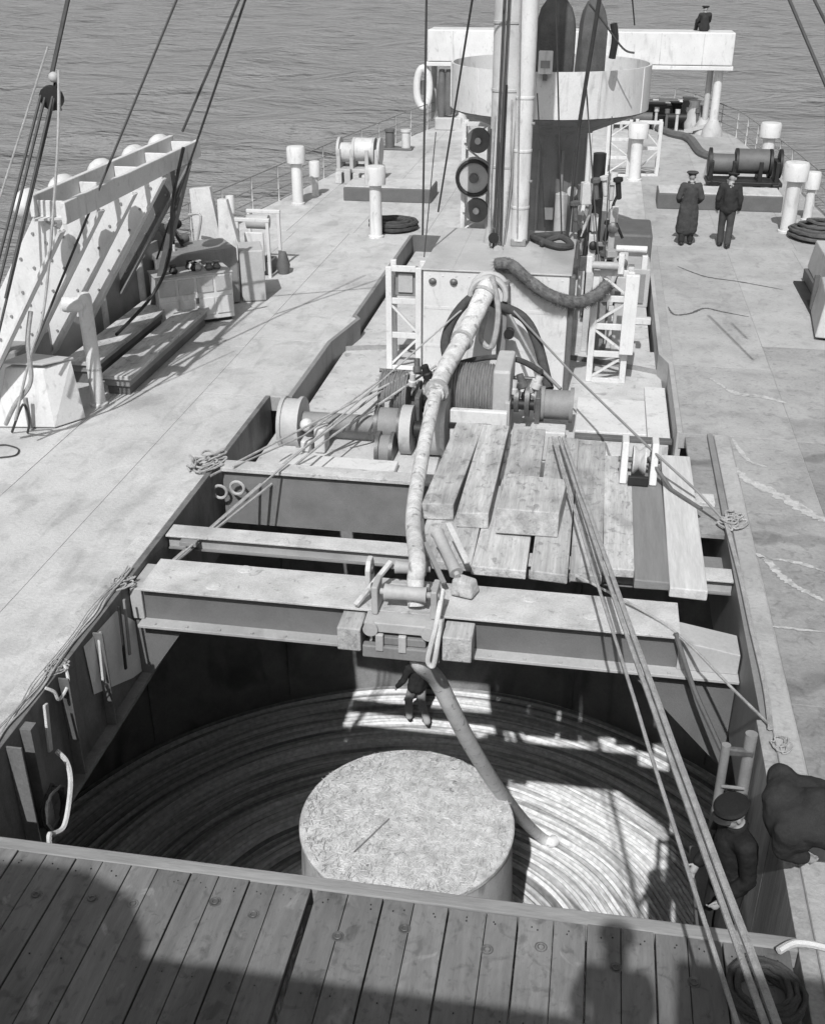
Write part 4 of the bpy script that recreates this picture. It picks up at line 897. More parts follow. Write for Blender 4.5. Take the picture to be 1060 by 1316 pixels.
MB().box((-8.2, 21.4, .6), (1.7, 1.0, 1.15), rz=rz).build('casing', M_GREY, hb, bevel=.03)
MB().box((-7.1, 22.0, .55), (.5, .8, 1.08), rz=rz * .6).build('side_casing', M_LGREY, hb, bevel=.03)
MB().hexa([(-8.5, 22.5, 1.0), (-7.9, 22.5, 1.0), (-7.9, 22.7, 1.0), (-8.5, 22.7, 1.0)], [(-8.55, 22.6, 2.1), (-8.1, 22.6, 2.15), (-8.1, 22.75, 2.15), (-8.55, 22.75, 2.1)]).build('splash_plate', M_WHITE2, hb, bevel=.01)
MB().hexa([(-7.9, 22.3, .6), (-7.4, 22.4, .6), (-7.4, 22.6, .6), (-7.9, 22.6, .6)], [(-7.95, 22.6, 1.9), (-7.75, 22.6, 1.9), (-7.75, 22.75, 1.9), (-7.95, 22.75, 1.9)]).build('splash_plate', M_WHITE2, hb, bevel=.01)
wv = thing('motor_winch', 'small dark winch with a round drum standing by the launching rack', 'winch', (-8.85, 21.2, 0))
MB().span(-9.15, -8.55, 21.0, 21.5, 0, 1.0).build('base', M_BLACK, wv, bevel=.03)
MB().lathe([(.1, -.2), (.3, -.18), (.3, -.1), (.2, -.08), (.2, .08), (.3, .1), (.3, .18), (.1, .2)], (-8.8, 21.2, 1.35), (.3, 1, 0), 20).build('drum', M_BLACK, wv, smooth=True)
for i in range(6):
    MB().lathe([(.05, 0), (.08, .1), (.05, .3), (.07, .5)], (-9.2 + random.uniform(0, .5), 20.9 + random.uniform(0, .4), .9), n=10).build('lever', random.choice((M_WHITE2, M_BLACK, M_LGREY)), wv, smooth=True)
for k_ in range(22):
    q_ = Vector((random.uniform(-9.4, -8.2), random.uniform(20.9, 22.3), random.uniform(.9, 1.7))); m = random.choice((M_BLACK, M_DGREY, M_BLACK, M_WHITE2, M_LGREY))
    if k_ % 2: MB().tube(spline([q_, q_ + Vector((random.uniform(-.3, .3), -.1, random.uniform(-.3, .3))), q_ + Vector((random.uniform(-.3, .3), 0, -.6))], 5), .03, 8).build('pipe', m, wv, smooth=True)
    else: MB().lathe([(.05, -.1), (.1, -.08), (.1, .06), (.04, .1)], q_, (random.uniform(-1, 1), 1, random.uniform(-.5, .5)), 12).build('fitting', m, wv, smooth=True)
fa = thing('roller_fairlead', 'white framed roller fairlead at the end of the cabinets, port deck', 'fairlead', (-7.45, 23.6, 0))
for x in (-7.85, -7.15):
    for y in (23.5, 24.4): MB().span(x - .035, x + .035, y - .035, y + .035, 0, 1.25).build('post', M_WHITE, fa, bevel=.008)
for y in (23.5, 24.4): MB().span(-7.9, -7.1, y - .045, y + .045, 1.252, 1.33).build('top_rail', M_WHITE, fa, bevel=.01)
MB().cyl((-7.75, 23.95, 1.15), (-7.25, 23.95, 1.15), .16, 18).build('roller', M_LGREY, fa, smooth=True)
MB().span(-7.72, -7.28, 23.55, 23.62, .12, 1.0).build('guard_plate', M_WHITE, fa, bevel=.02)
MB().span(-7.8, -7.2, 23.66, 24.3, .02, .3).build('base_box', M_DGREY, fa, bevel=.02)
MB().lathe([(.12, 0), (.16, .2), (.08, .5)], (-6.95, 23.9, 0), n=14).build('brake_gear', M_DGREY, fa, smooth=True)
for i, (x, y, hh) in enumerate(((-9.1, 18.9, 1.1), (-8.85, 20.2, 1.35), (-9.0, 17.8, .9))):
    k = thing('vent_stub', ['short white vent stub nearest the locker, under the launching rack', 'tall white vent stub beside the dark winch', 'middle white vent stub under the launching rack'][[2, 1, 0][i]], 'vent', (x, y, 0), 'vent stubs under the rack')
    MB().lathe([(.10, 0), (.09, hh)], (x, y, 0), n=14).build('pipe', M_WHITE, k, smooth=True)
    MB().lathe([(.11, hh - .15), (.16, hh - .1), (.15, hh + .12), (.05, hh + .18)], (x, y, 0), n=14).build('cap', M_WHITE, k, smooth=True)

# ================================================================== VENTILATORS, BOLLARDS, WINCHES
def vent(lbl, x, y, hh, r=.16):
    k = thing('ventilator', lbl, 'ventilator', (x, y, 0), 'white mushroom ventilators')
    MB().lathe([(r * 1.25, 0), (r * 1.25, .05), (r, .06), (r * .95, hh - .42)], (x, y, 0), n=20).build('pipe', M_WHITE, k, smooth=True)
    MB().lathe([(r * 1.0, hh - .46), (r * 1.65, hh - .44), (r * 1.68, hh - .06), (r * 1.5, hh), (r * .2, hh + .02)], (x, y, 0), n=24).build('hood', M_WHITE, k, smooth=True)
vent('white mushroom ventilator farthest to port, against the sea', -8.55, 31.3, 1.62)
vent('white mushroom ventilator beside the dark rope coil on the port deck', -5.53, 27.7, 1.78)
vent('white mushroom ventilator near the starboard rail behind the two men', 5.03, 30.0, 1.78, .19)
vent('white mushroom ventilator beyond the dark starboard winch', 5.45, 38.5, 1.6, .2)
vent('white mushroom ventilator in front of the far lattice frames', 1.17, 36.6, 1.75, .19)
vent('low white ventilator post by the port rail between ventilators', -8.35, 32.6, 1.0, .10)
vent('small white ventilator at the port rail behind the framed fairlead', -9.6, 28.3, .8, .07)
vent('slim white post ventilator at the starboard rail beside the rope heap', 5.75, 31.5, 1.3, .12)
def bollard(lbl, x, y):
    k = thing('bollards', lbl, 'bollards', (x, y, 0))
    MB().span(x - .55, x + .55, y - .22, y + .22, .004, .08).build('base', M_DGREY, k, bevel=.02)
    for i, dx in enumerate((-.3, .3)): MB().lathe([(.17, .08), (.16, .6), (.2, .64), (.2, .72)], (x + dx, y, 0), n=16).build('post', (M_DGREY, M_WHITE2)[i], k, smooth=True)
bollard('pair of bollards by the port rail, one dark and one pale', -7.35, 41.2)
def low_hatch(lbl, x0, x1, y0, y1, hh):
    k = thing('low_hatch', lbl, 'hatch', ((x0 + x1) / 2, (y0 + y1) / 2, 0))
    MB().span(x0, x1, y0, y1, .004, hh).build('coaming', M_DGREY, k, bevel=.015)
    MB().span(x0 + .03, x1 - .03, y0 + .06, y1 - .03, hh + .002, hh + .04).build('cover', M_DECK, k, bevel=.01)
low_hatch('low dark-sided hatch across the port deck behind the rope coil ventilator', -7.35, -4.75, 32.0, 33.4, .38)
low_hatch('low dark-sided hatch across the starboard deck in front of the two men', 1.75, 5.2, 32.4, 33.6, .42)
def deck_winch(lbl, x, y, wd, m, m2):
    k = thing('deck_winch', lbl, 'winch', (x, y, 0))
    MB().span(x - wd / 2, x + wd / 2, y - .5, y + .5, .3, .42).build('bed', m2, k, bevel=.02)
    for dx in (-.45, -.15, .2, .42): MB().span(x + dx * wd - .06, x + dx * wd + .06, y - .4, y + .4, .004, 1.0).build('frame', m2, k, bevel=.02)
    MB().cyl((x - wd * .44, y, .85), (x - wd * .15, y, .85), .30, 20).build('drum', m, k, smooth=True)
    MB().cyl((x - wd * .1, y, .95), (x + wd * .3, y, .95), .36, 20).build('drum', m, k, smooth=True)
    for dx in (-.47, -.12, .33, .46): MB().cyl((x + dx * wd - .04, y, .9), (x + dx * wd + .04, y, .9), .42, 20).build('flange', m2, k, smooth=True)
    for i in range(5): MB().span(x - wd * .4 + i * wd * .2 - .1, x - wd * .4 + i * wd * .2 + .1, y - .75, y - .5, .004, .25 + .3 * random.random()).build('gear_case', random.choice((m, m2, M_WHITE2)), k, bevel=.02)
deck_winch('dark deck winch with horizontal drums on the starboard bow deck', 4.35, 35.0, 2.2, M_DGREY, M_BLACK)
deck_winch('small pale deck winch near the port rail behind the low hatch', -7.5, 35.2, 1.4, M_WHITE2, M_LGREY)
for i, (x, y, z, m) in enumerate(((3.9, 37.2, .7, M_WHITE2), (4.8, 36.9, .9, M_LGREY))):
    k = thing('winch_cover', ['pale box cover just behind the dark starboard winch', 'grey box cover between the dark winch and the far ventilator'][i], 'box', (x, y, 0))
    MB().hexa([(x - .5, y - .4, 0), (x + .5, y - .4, 0), (x + .5, y + .4, 0), (x - .5, y + .4, 0)], [(x - .42, y - .32, z), (x + .42, y - .32, z), (x + .42, y + .32, z), (x - .42, y + .32, z)]).build('box', m, k, bevel=.03)
    MB().span(x - .45, x + .45, y - .35, y + .35, z, z + .04).build('lid', M_DGREY, k, bevel=.01)
def heap(lbl, x, y, r, turns, m, hh=.3):
    pts = []
    N = turns * 22
    for i in range(N):
        t_ = 2 * PI * i / 22; rr_ = r * (.45 + .55 * abs(math.sin(i * .021 + random.random() * .05))) ; pts.append((x + rr_ * math.cos(t_) * (1 + .08 * math.sin(3 * t_)), y + rr_ * math.sin(t_) * .9, .05 + hh * i / N * (1.2 - rr_ / r * .7) + random.uniform(-.015, .015)))
    return tag(MB().tube(pts, .045, 6).build('rope_coil', m, smooth=True), lbl, 'rope coil')
heap('dark rope coil heaped on the port deck beside the ventilator', -5.25, 28.6, .62, 12, M_ROPED, .35)
heap('dark rope heap by the starboard rail beside the ventilator', 5.75, 29.3, .75, 14, mat('worn_rope', .09, .9, .35, 6, 60, .6), .5)
# big coil on the hatch boards bottom right
pts = []
for i in range(9 * 24):
    t_ = 2 * PI * i / 24; rr_ = .27 - .10 * abs(((i / 24) % 4) / 4 - .5) * 2 + random.uniform(-.01, .01)
    pts.append((1.60 + rr_ * math.cos(t_), 5.58 + rr_ * math.sin(t_), .085 + .11 * (i / 216) + random.uniform(-.006, .006)))
tag(MB().tube(pts, .022, 8).build('rope_coil', M_ROPED, smooth=True), 'dark rope coil on the hatch boards at the bottom right', 'rope coil')
# starboard lockers at the right edge
sb = thing('reel_stand', 'pale steel reel stand with sloping cheeks at the right edge of the deck', 'reel stand', (4.7, 22.5, 0))
MB().hexa([(4.75, 23.2, .3), (5.3, 23.2, .3), (5.3, 25.3, .3), (4.8, 25.3, .3)], [(4.85, 23.3, .9), (5.3, 23.3, .9), (5.3, 25.3, .9), (4.9, 25.3, .9)]).build('cheek', M_LGREY, sb, bevel=.02)
MB().hexa([(4.32, 20.9, .06), (5.3, 20.7, .06), (5.3, 22.6, .06), (4.5, 22.6, .06)], [(4.45, 21.1, .8), (5.3, 20.9, .8), (5.3, 22.6, .8), (4.6, 22.6, .8)]).build('body', M_LGREY, sb, bevel=.03)
MB().span(4.5, 5.3, 20.95, 25.0, .004, .05).build('shoe', M_BLACK, sb)
MB().span(4.72, 5.3, 23.4, 25.2, .06, .29).build('sill', M_DGREY, sb, bevel=.01)
MB().span(4.52, 4.62, 22.8, 22.9, .05, .75).build('stay', M_DGREY, sb)
MB().cyl((4.9, 22.0, .85), (5.3, 22.0, .85), .2, 16).build('reel', M_DGREY, sb, smooth=True)
# fairlead sheave standing on the planks
fs = thing('rope_sheave', 'white-cheeked rope sheave standing on the planks near the starboard coaming', 'sheave', (.9, 14.0, .16))
for x in (.66, 1.06): MB().hexa([(x - .05, 13.65, .162), (x + .05, 13.65, .162), (x + .05, 14.2, .162), (x - .05, 14.2, .162)], [(x - .045, 13.8, .72), (x + .045, 13.8, .72), (x + .045, 14.08, .72), (x - .045, 14.08, .72)]).build('cheek', M_WHITE, fs, bevel=.015)
MB().lathe([(.2, -.09), (.2, -.07), (.13, 0), (.2, .07), (.2, .09)], (.86, 13.9, .42), (1, 0, 0), 24).build('wheel', M_WHITE2, fs, smooth=True)
MB().cyl((.58, 13.9, .42), (1.14, 13.9, .42), .04, 10).build('pin', M_DGREY, fs, smooth=True)
MB().span(.72, 1.0, 13.6, 13.66, .17, .30).build('stop_block', M_BLACK, fs, bevel=.01)

# railings
def railing(lbl, line, y0, y1, step, hh=1.0):
    k = thing('railing', lbl, 'railing', (xat(line, (y0 + y1) / 2), (y0 + y1) / 2, 0)); sgn = .12 if line is PORT else -.12
    y = y0; tops = []
    while y <= y1:
        x = xat(line, y) + sgn; MB().lathe([(.05, 0), (.025, .03), (.022, hh)], (x, y, 0), n=8).build('stanchion', M_LGREY, k, smooth=True); tops.append((x, y)); y += step
    for f_ in (1.0, .66, .33): MB().tube([(x, y, hh * f_) for x, y in tops], .014 if f_ < 1 else .02, 6).build('rail_wire', M_GREY, k, smooth=True)
railing('port guard rail along the deck edge beyond the launching rack', PORT, 24.5, 54, 1.8)
railing('starboard guard rail along the deck edge toward the bow', STBD, 24.5, 54, 1.8)
MBk = MB().span(-10.62, -10.5, -6, 24, -.05, .25)
tag(MBk.build('bulwark_bar', M_LGREY), 'low bar along the port deck edge under the launching rack', 'bulwark')

# ================================================================== ROPES AND RIGGING
MT = Vector((-1.7, 20.3, 13.5))
def rig(lbl, pa, pb, r=.018, s=0.0, m=M_WIRE, name='rigging_wire'):
    return rope(name, sag(pa, pb, s, 14), r, m, lbl, 'wire')
def through(p1, Y1, p2, Y2, ext1=0, ext2=0):
    a = atY(p1[0], p1[1], Y1); b_ = atY(p2[0], p2[1], Y2); dd = b_ - a
    return a - dd * ext1, b_ + dd * ext2
# boat falls and stays at port
a, b_ = through((88, -2), 15.2, (67, 95), 14.5, .8, 0); blk = b_
rig('thick wire pendant running up from the tackle block at the top left', a, b_, .03)
tk_ = thing('tackle_block', 'dark tackle block hanging at the top left over the sea', 'block', (blk.x, blk.y, blk.z - .5))
MB().lathe([(.05, -.05), (.16, -.04), (.16, .04), (.05, .05)], blk + Vector((-.05, 0, -.3)), (0, 1, .2), 16).build('block', M_BLACK, tk_, smooth=True)
MB().tube([blk, blk + Vector((.03, 0, -.12)), blk + Vector((-.15, 0, -.42)), blk + Vector((.05, 0, -.45)), blk + Vector((.03, 0, -.1))], .025, 6).build('shackle', M_BLACK, tk_, smooth=True)
MB().ball(blk + Vector((.02, 0, -.04)), .07, 10, 8).build('splice', M_LGREY, tk_, smooth=True)
ex = [((55, 115), (-4, 345), 'left fall of the tackle at the top left'), ((60, 118), (4, 345), 'second fall of the tackle, close beside the leftmost'), ((72, 118), (12, 372), 'third fall of the tackle crossing the rack rails'), ((70, 116), (20, 330), 'inner fall of the tackle in front of the rack')]
for p1, p2, lb in ex:
    a, b_ = through(p1, 14.5, p2, 13.4, 0, .25); rig(lb, a, b_, .02)
a, b_ = through((76, 90), 14.4, (58, 390), 13.8, 0, 0); c = atY(20, 540, 13.6)
rope('rope', spline([a, atY(74, 200, 14.2), b_, atY(40, 455, 13.7), c], 8), .022, M_ROPE, 'long slack rope hanging from the tackle down past the deck locker')
a, b_ = through((62, 60), 13.5, (0, 255), 13.0, 0, .1); rig('thin pale rope at the extreme left slanting down over the sea', a, b_, .012, m=M_ROPE)
a, b_ = through((228, -2), 16.5, (104, 300), 15.0, .5, .5); rig('single wire stay slanting across the launching rack', a, b_, .02)
a, b_ = through((308, -2), 17.5, (236, 166), 17.2, .6, .02); rig('left one of the two close wires meeting the rack end', a, b_, .02)
a, b_ = through((316, -2), 17.5, (226, 262), 19.5, .6, .35); rig('right one of the two close wires running down past the rack end', a, b_, .02)
tag(MB().tube(spline([atY(236, 190, 18), atY(222, 260, 18.3), atY(218, 330, 18.6), atY(196, 380, 18.8), at(150, 430, .6)], 6), .03, 8).build('hose', M_BLACK, smooth=True), 'black hose curling down from the rack end to the chocks', 'hose')
# tackle gear heap left front of locker
tag(MB().tube(spline([atY(40, 400, 13.8), atY(36, 440, 13.7), atY(40, 490, 13.7), atY(20, 520, 13.7), atY(8, 545, 13.8)], 6), .035, 8).build('tackle_strop', M_ROPE, smooth=True), 'doubled rope strop in front of the deck locker', 'rope')
tag(MB().tube(spline([at(16, 555, .03), atY(30, 520, 13.9), atY(38, 540, 13.9), at(36, 556, .03)], 6), .02, 6).build('wire_strop', M_WIRE, smooth=True), 'bent wire strop standing in front of the deck locker', 'wire')
# mast rigging
for (x1, y1, Y1, x2, y2, Y2, lb, r_) in [
    (548, -2, 18.5, 543, 302, 19.2, 'vertical wire just left of the mast, ending at the left lattice frame', .018),
    (607, -2, 20.0, 563, 272, 24.0, 'slanting wire crossing left of the mast to the recess edge', .02),
    (648, -2, 20.2, 633, 330, 20.1, 'dark rope running down the left face of the mast', .022),
    (654, -2, 20.2, 637, 330, 20.1, 'second dark rope down the mast face', .022),
    (770, -2, 19.6, 744, 160, 20.4, 'thick dark wire crossing the front of the gun tub', .035),
    (744, 160, 20.4, 726, 330, 21.0, 'lower length of dark wire falling to the roof corner of the mast house', .03),
    (714, -2, 20.0, 722, 330, 21.0, 'thin vertical wire in front of the left covered gun', .014),
    (812, -2, 24, 815, 32, 25, 'short thin wire above the gun tub', .015),
    (1013, -2, 16, 1064, 118, 15, 'wire stay at the top right corner', .022),
    (1045, -2, 16, 1064, 36, 15.6, 'outer wire stay at the very top right corner', .02)]:
    a, b_ = through((x1, y1), Y1, (x2, y2), Y2, .4 if y1 < 0 else 0, 0); rig(lb, a, b_, r_)
for i, (px, py, lb) in enumerate(((634, 306, 'tackle block hanging low on the mast face'), (640, 322, 'second tackle block at the mast foot just above the cable'), (735, 246, 'tackle block on the dark wire right of the mast house'), (748, 300, 'lowest tackle block at the roof corner of the mast house'))):
    q = atY(px, py, 20.0 if i < 2 else 21.0); k = thing('tackle_block', lb, 'block', q)
    MB().lathe([(.04, -.05), (.09, -.045), (.10, 0), (.09, .045), (.04, .05)], q, (0, 1, .1), 14).build('shell', (M_BLACK, M_LGREY, M_WHITE2, M_BLACK)[i], k, smooth=True)
    MB().tube([q + Vector((.03 * math.cos(t_), -.0, .13 + .05 * math.sin(t_))) for t_ in [2 * PI * j / 10 for j in range(10)]], .014, 6, closed=True).build('eye', M_STEEL, k, smooth=True)
for (x1, y1, Y1, x2, y2, Y2, lb, r_) in [
    (668, -2, 20.1, 664, 300, 20.15, 'pale halyard running down beside the derrick boom', .012),
    (690, 120, 20.5, 700, 292, 21.0, 'thin line from the boom to the roof of the mast house', .012),
    (752, 100, 20.6, 770, 350, 19.6, 'thin line right of the tub down to the right lattice frame', .014),
    (786, 150, 22.0, 776, 340, 20.0, 'second thin line falling to the right lattice frame', .012),
    (560, 170, 24.0, 545, 330, 19.4, 'thin line from the far lattice down to the near left lattice frame', .012)]:
    a, b_ = through((x1, y1), Y1, (x2, y2), Y2, .4 if y1 < 0 else 0, 0); rig(lb, a, b_, r_, m=(M_ROPE if y1 < 0 else M_WIRE))
tag(MB().tube(spline([(-.95, 20.3, HZ + .06), (-.6, 20.5, HZ + .16), (-.38, 20.3, HZ + .06), (-.6, 20.1, HZ + .08), (-1.0, 20.5, HZ + .1), (-1.1, 20.9, HZ + .06), (-.5, 21.1, HZ + .08)], 6), .06, 8).build('hose', M_ROPED, smooth=True), 'dark hose thrown on the roof of the mast house', 'hose')
for k_ in range(7):
    a_ = -2.6 + k_ * .36; zt = random.uniform(2.6, 4.6); x_ = -1.7 + .29 * math.cos(a_); y_ = 20.6 + .29 * math.sin(a_)
    rope('mast_line', [(x_, y_, zt), (x_ + random.uniform(-.05, .05), y_ - .04, (zt + HZ) / 2), (x_ + random.uniform(-.12, .12), y_ - .1, HZ + .03)], .014 + .006 * (k_ % 2), (M_WIRE, M_ROPE, M_GREY)[k_ % 3], '%s loose line at the mast foot, counting from the left' % ords[k_], group='loose lines at the mast foot')
tag(MB().tube(spline([atY(757, 5, 23.5), atY(775, 28, 23.6), atY(800, 62, 23.7), atY(815, 68, 23.7)], 6), .02, 6).build('wire', M_WIRE, smooth=True), 'bent dark wire hanging over the gun tub rim', 'wire')
tag(MB().tube(spline([atY(788, 30, 23.7), atY(790, 50, 23.72), atY(786, 75, 23.75)], 6), .07, 8).build('wire_bundle', M_BLACK, smooth=True), 'dark bundle lashed to the gun tub rim', 'bundle')
# guy lines to port coaming
gl = [((600, 392), 18.0, (484, 495), 16.5, (196, 745), 10.6, 'uppermost guy rope from the cable head to the port coaming', .016),
      ((560, 470), 17.0, (420, 565), 15.4, (188, 752), 10.5, 'middle guy rope from the winch to the port coaming', .022),
      ((545, 470), 17.0, (400, 545), 15.6, (270, 612), 13.3, 'guy rope from the winch to the rope knot on the coaming corner', .02),
      ((520, 480), 17.0, (372, 590), 14.6, (182, 756), 10.4, 'lower guy rope running beside the middle one to the port coaming', .022),
      ((500, 480), 17.0, (390, 560), 15.3, (300, 600), 13.5, 'short guy rope ending on the bulkhead edge', .016)]
for p1, Y1, p2, Y2, p3, Y3, lb, r_ in gl:
    rope('guy_rope', [atY(*p1, Y1), atY(*p2, Y2).lerp(atY(*p2, Y2), 1), atY(*p3, Y3)], r_, M_ROPE, lb)
# ropes along port coaming
for i in range(3):
    pts = []; y = 10.6
    while y > 4.5:
        pts.append((-5.17 + random.uniform(-.035, .03) - .045 * i, y, .035 + random.uniform(0, .03))); y -= .34
    rope('coaming_rope', spline(pts, 4), .012 - .003 * i, M_ROPE, ['thick rope laid along the port coaming edge', 'second rope twisted beside the thick one on the port coaming', 'thin frayed rope farthest outboard on the port coaming'][i])
def tangle(lbl, c, r, nn_, rad, m=M_ROPE, flat=.5):
    pts = []; N = nn_ * 9; f1, f2, f3 = random.uniform(.31, .37), random.uniform(.043, .06), random.uniform(.09, .12)
    for i in range(N):
        q = .35 + .3 * math.sin(f3 * i * .37)
        x = c[0] + r * (.55 * math.sin(f2 * i) + q * math.sin(f1 * i + 1.3 * math.sin(f2 * i)) * .6)
        y = c[1] + r * 1.3 * (.55 * math.cos(f2 * i * .77 + 1) + q * math.cos(f1 * i) * .6)
        pts.append((x, y, c[2] + rad + r * flat * .5 * (1 + math.sin(f3 * i + 2)) * (.35 + .65 * i / N) + random.uniform(-.006, .006)))
    return tag(MB().tube(pts, rad, 6).build('rope_tangle', m, smooth=True), lbl, 'rope')
tangle('rope knot heaped on the corner of the port coaming by the bulkhead', (-5.3, 13.6, .0), .30, 46, .016)
tangle('frayed rope tangle on the port coaming at the girder end', (-5.2, 10.3, .0), .18, 20, .010, flat=.2)
tangle('frayed rope tangle on the port coaming nearest the hatch boards', (-5.2, 8.6, .0), .16, 22, .007, flat=.15)
tangle('rope knot on the starboard coaming beside the outermost plank', (2.08, 13.0, .03), .22, 36, .015)
tangle('small mess of rope on top of the winch reel', (atY(500, 490, 17).x, 17.0, atY(500, 488, 17).z), .22, 26, .014)
tangle('small mess of line on the starboard coaming above the posts', (2.1, 8.5, .03), .13, 20, .008, flat=.3)
# hanging rope loops on port coaming wall
lp = spline([(-5.02, 8.02, -.62), (-4.93, 8.02, -.74), (-4.88, 7.95, -.92), (-4.87, 7.8, -1.15), (-4.87, 7.64, -1.28), (-4.9, 7.5, -1.24), (-4.9, 7.42, -1.18), (-4.9, 7.38, -1.36)], 6)
rope('rope', lp, .028, M_ROPEW, 'white rope end looped on the port coaming wall')
ring = [(-4.99, 7.7 + .2 * math.cos(t_), -1.1 + .24 * math.sin(t_)) for t_ in [2 * PI * j / 20 for j in range(20)]]
o = MB()
for q in range(4): o.tube([(p_[0] + .02 * q, p_[1] + random.uniform(-.02, .02), p_[2] + random.uniform(-.03, .03)) for p_ in ring], .018, 6, closed=True)
tag(o.build('rope_coil', M_ROPED, smooth=True), 'dark rope coil hanging on the port coaming wall', 'rope coil')
for i, (y, l, m) in enumerate(((8.05, .5, M_ROPEW), (9.35, .55, M_WHITE2), (9.9, .8, M_BLACK), (10.05, .7, M_GREY))):
    lb = ['pale strap hanging on the port coaming wall above the rope coil', 'pale metal strap bolted to the port coaming below the girder', 'black shackle chain hanging by the girder end', 'grey wire strop hanging beside the black chain at the girder end'][i]
    tag(MB().bar((-5.06, y, -.05), (-5.03, y - .12, -.05 - l), .07 if i < 2 else .04, .03, up=(1, 0, 0)).build('strap' if i < 2 else 'hanging_strop', m, bevel=.008), lb, 'strap')
rope('rope', spline([(-5.1, 8.6, .04), (-5.04, 8.5, -.12), (-5.05, 8.3, -.18), (-5.06, 8.25, -.05), (-5.12, 8.2, .03)], 6), .018, M_ROPEW, 'small bight of white rope over the port coaming edge')
# taut ropes to the bridge
for i, (px, sx_, rr_, lb) in enumerate(((950, -.36, .016, 'single taut rope at the left of the ropes running to the bottom right'), (988, -.26, .022, 'middle taut rope running to the bottom right corner'), (1004, -.20, .028, 'thick right-hand taut rope running to the bottom right corner'))):
    A_ = Vector((sx_, 14.6, .38)); e_ = atY(px, 1316, 4.2); dd = e_ - A_
    rope('taut_rope', sag(A_, A_ + dd * 1.35, .05 + .02 * i, 20, .004), rr_, M_ROPE, lb)
# wires to starboard
rope('wire', [atY(660, 400, 18), atY(735, 480, 16.8), Vector((.95, 13.9, .64)), Vector((1.6, 13.2, .35)), Vector((1.98, 12.9, .07))], .02, M_GREY, 'wire from the mast house over the white-cheeked sheave to the starboard coaming', 'wire')
rope('wire', [atY(655, 405, 17.9), atY(690, 470, 17.2), atY(720, 500, 16.8)], .03, M_GREY, 'short wire falling from the mast house to the warping head', 'wire')
rope('rope', [Vector((.98, 13.85, .5)), Vector((1.3, 13.5, .2)), Vector((1.66, 13.0, .19))], .03, M_DGREY, 'dark rope laid across the outermost plank below the sheave')
rope('coaming_rope', spline([(1.98, 12.9, .07), (2.0, 12.4, .06), (2.03, 11.5, .06), (2.04, 10.5, .06), (2.06, 9.4, .06), (2.03, 8.7, .06)], 6), .03, M_ROPE, 'rope laid along the starboard coaming edge')
rope('wire', spline([(1.22, 10.25, .03), (1.45, 10.05, -.5), (1.7, 9.9, -.95), (1.9, 9.8, -1.3)], 6), .03, M_DGREY, 'dark wire sagging across the starboard gusset of the girder', 'wire')
rope('rope', spline([(.1, 11.05, .19), (.9, 10.6, .05), (1.3, 10.2, 0), (1.75, 9.4, -.02), (2.03, 8.75, .06)], 6), .016, M_ROPE, 'thin rope from the planks across the girder end to the coaming')
rope('rope', spline([at(1000, 1222, .12), at(1020, 1212, .12), at(1045, 1214, .14), at(1075, 1222, .1)], 6), .028, M_ROPEW, 'white rope end on the coaming at the bottom right corner')
# loose wire loop on the port deck
tag(MB().tube(spline([at(0, 588, .02), at(20, 585, .02), at(24, 577, .02), at(10, 572, .02), at(0, 572, .02)], 6), .012, 6).build('rope', M_WIRE, smooth=True), 'thin loop of wire lying on the port deck at the left edge', 'wire')
a = Vector((-8.3, 11.6, 2.35)); b_ = Vector((-5.9, 13.0, 2.6))
# posts inside the starboard coaming
pp = thing('ladder_head', 'two upright ladder stiles standing inside the starboard coaming behind the capped man', 'ladder', (1.8, 8.6, -1.2))
MB().tube([(1.62, 8.42, -2.6), (1.62, 8.52, -.05)], .045, 10).build('stile', M_GREY, pp, smooth=True)
MB().tube([(1.84, 8.42, -2.6), (1.84, 8.56, .08)], .06, 10).build('stile', M_GREY, pp, smooth=True)
for z in (-.5, -.85, -1.2, -1.6, -2.0, -2.4): MB().cyl((1.62, 8.45, z), (1.84, 8.45, z), .018, 8).build('rung', M_GREY, pp, smooth=True)
MB().box((1.73, 8.52, -.12), (.3, .06, .08)).build('hook_bar', M_STEEL, pp, bevel=.015)

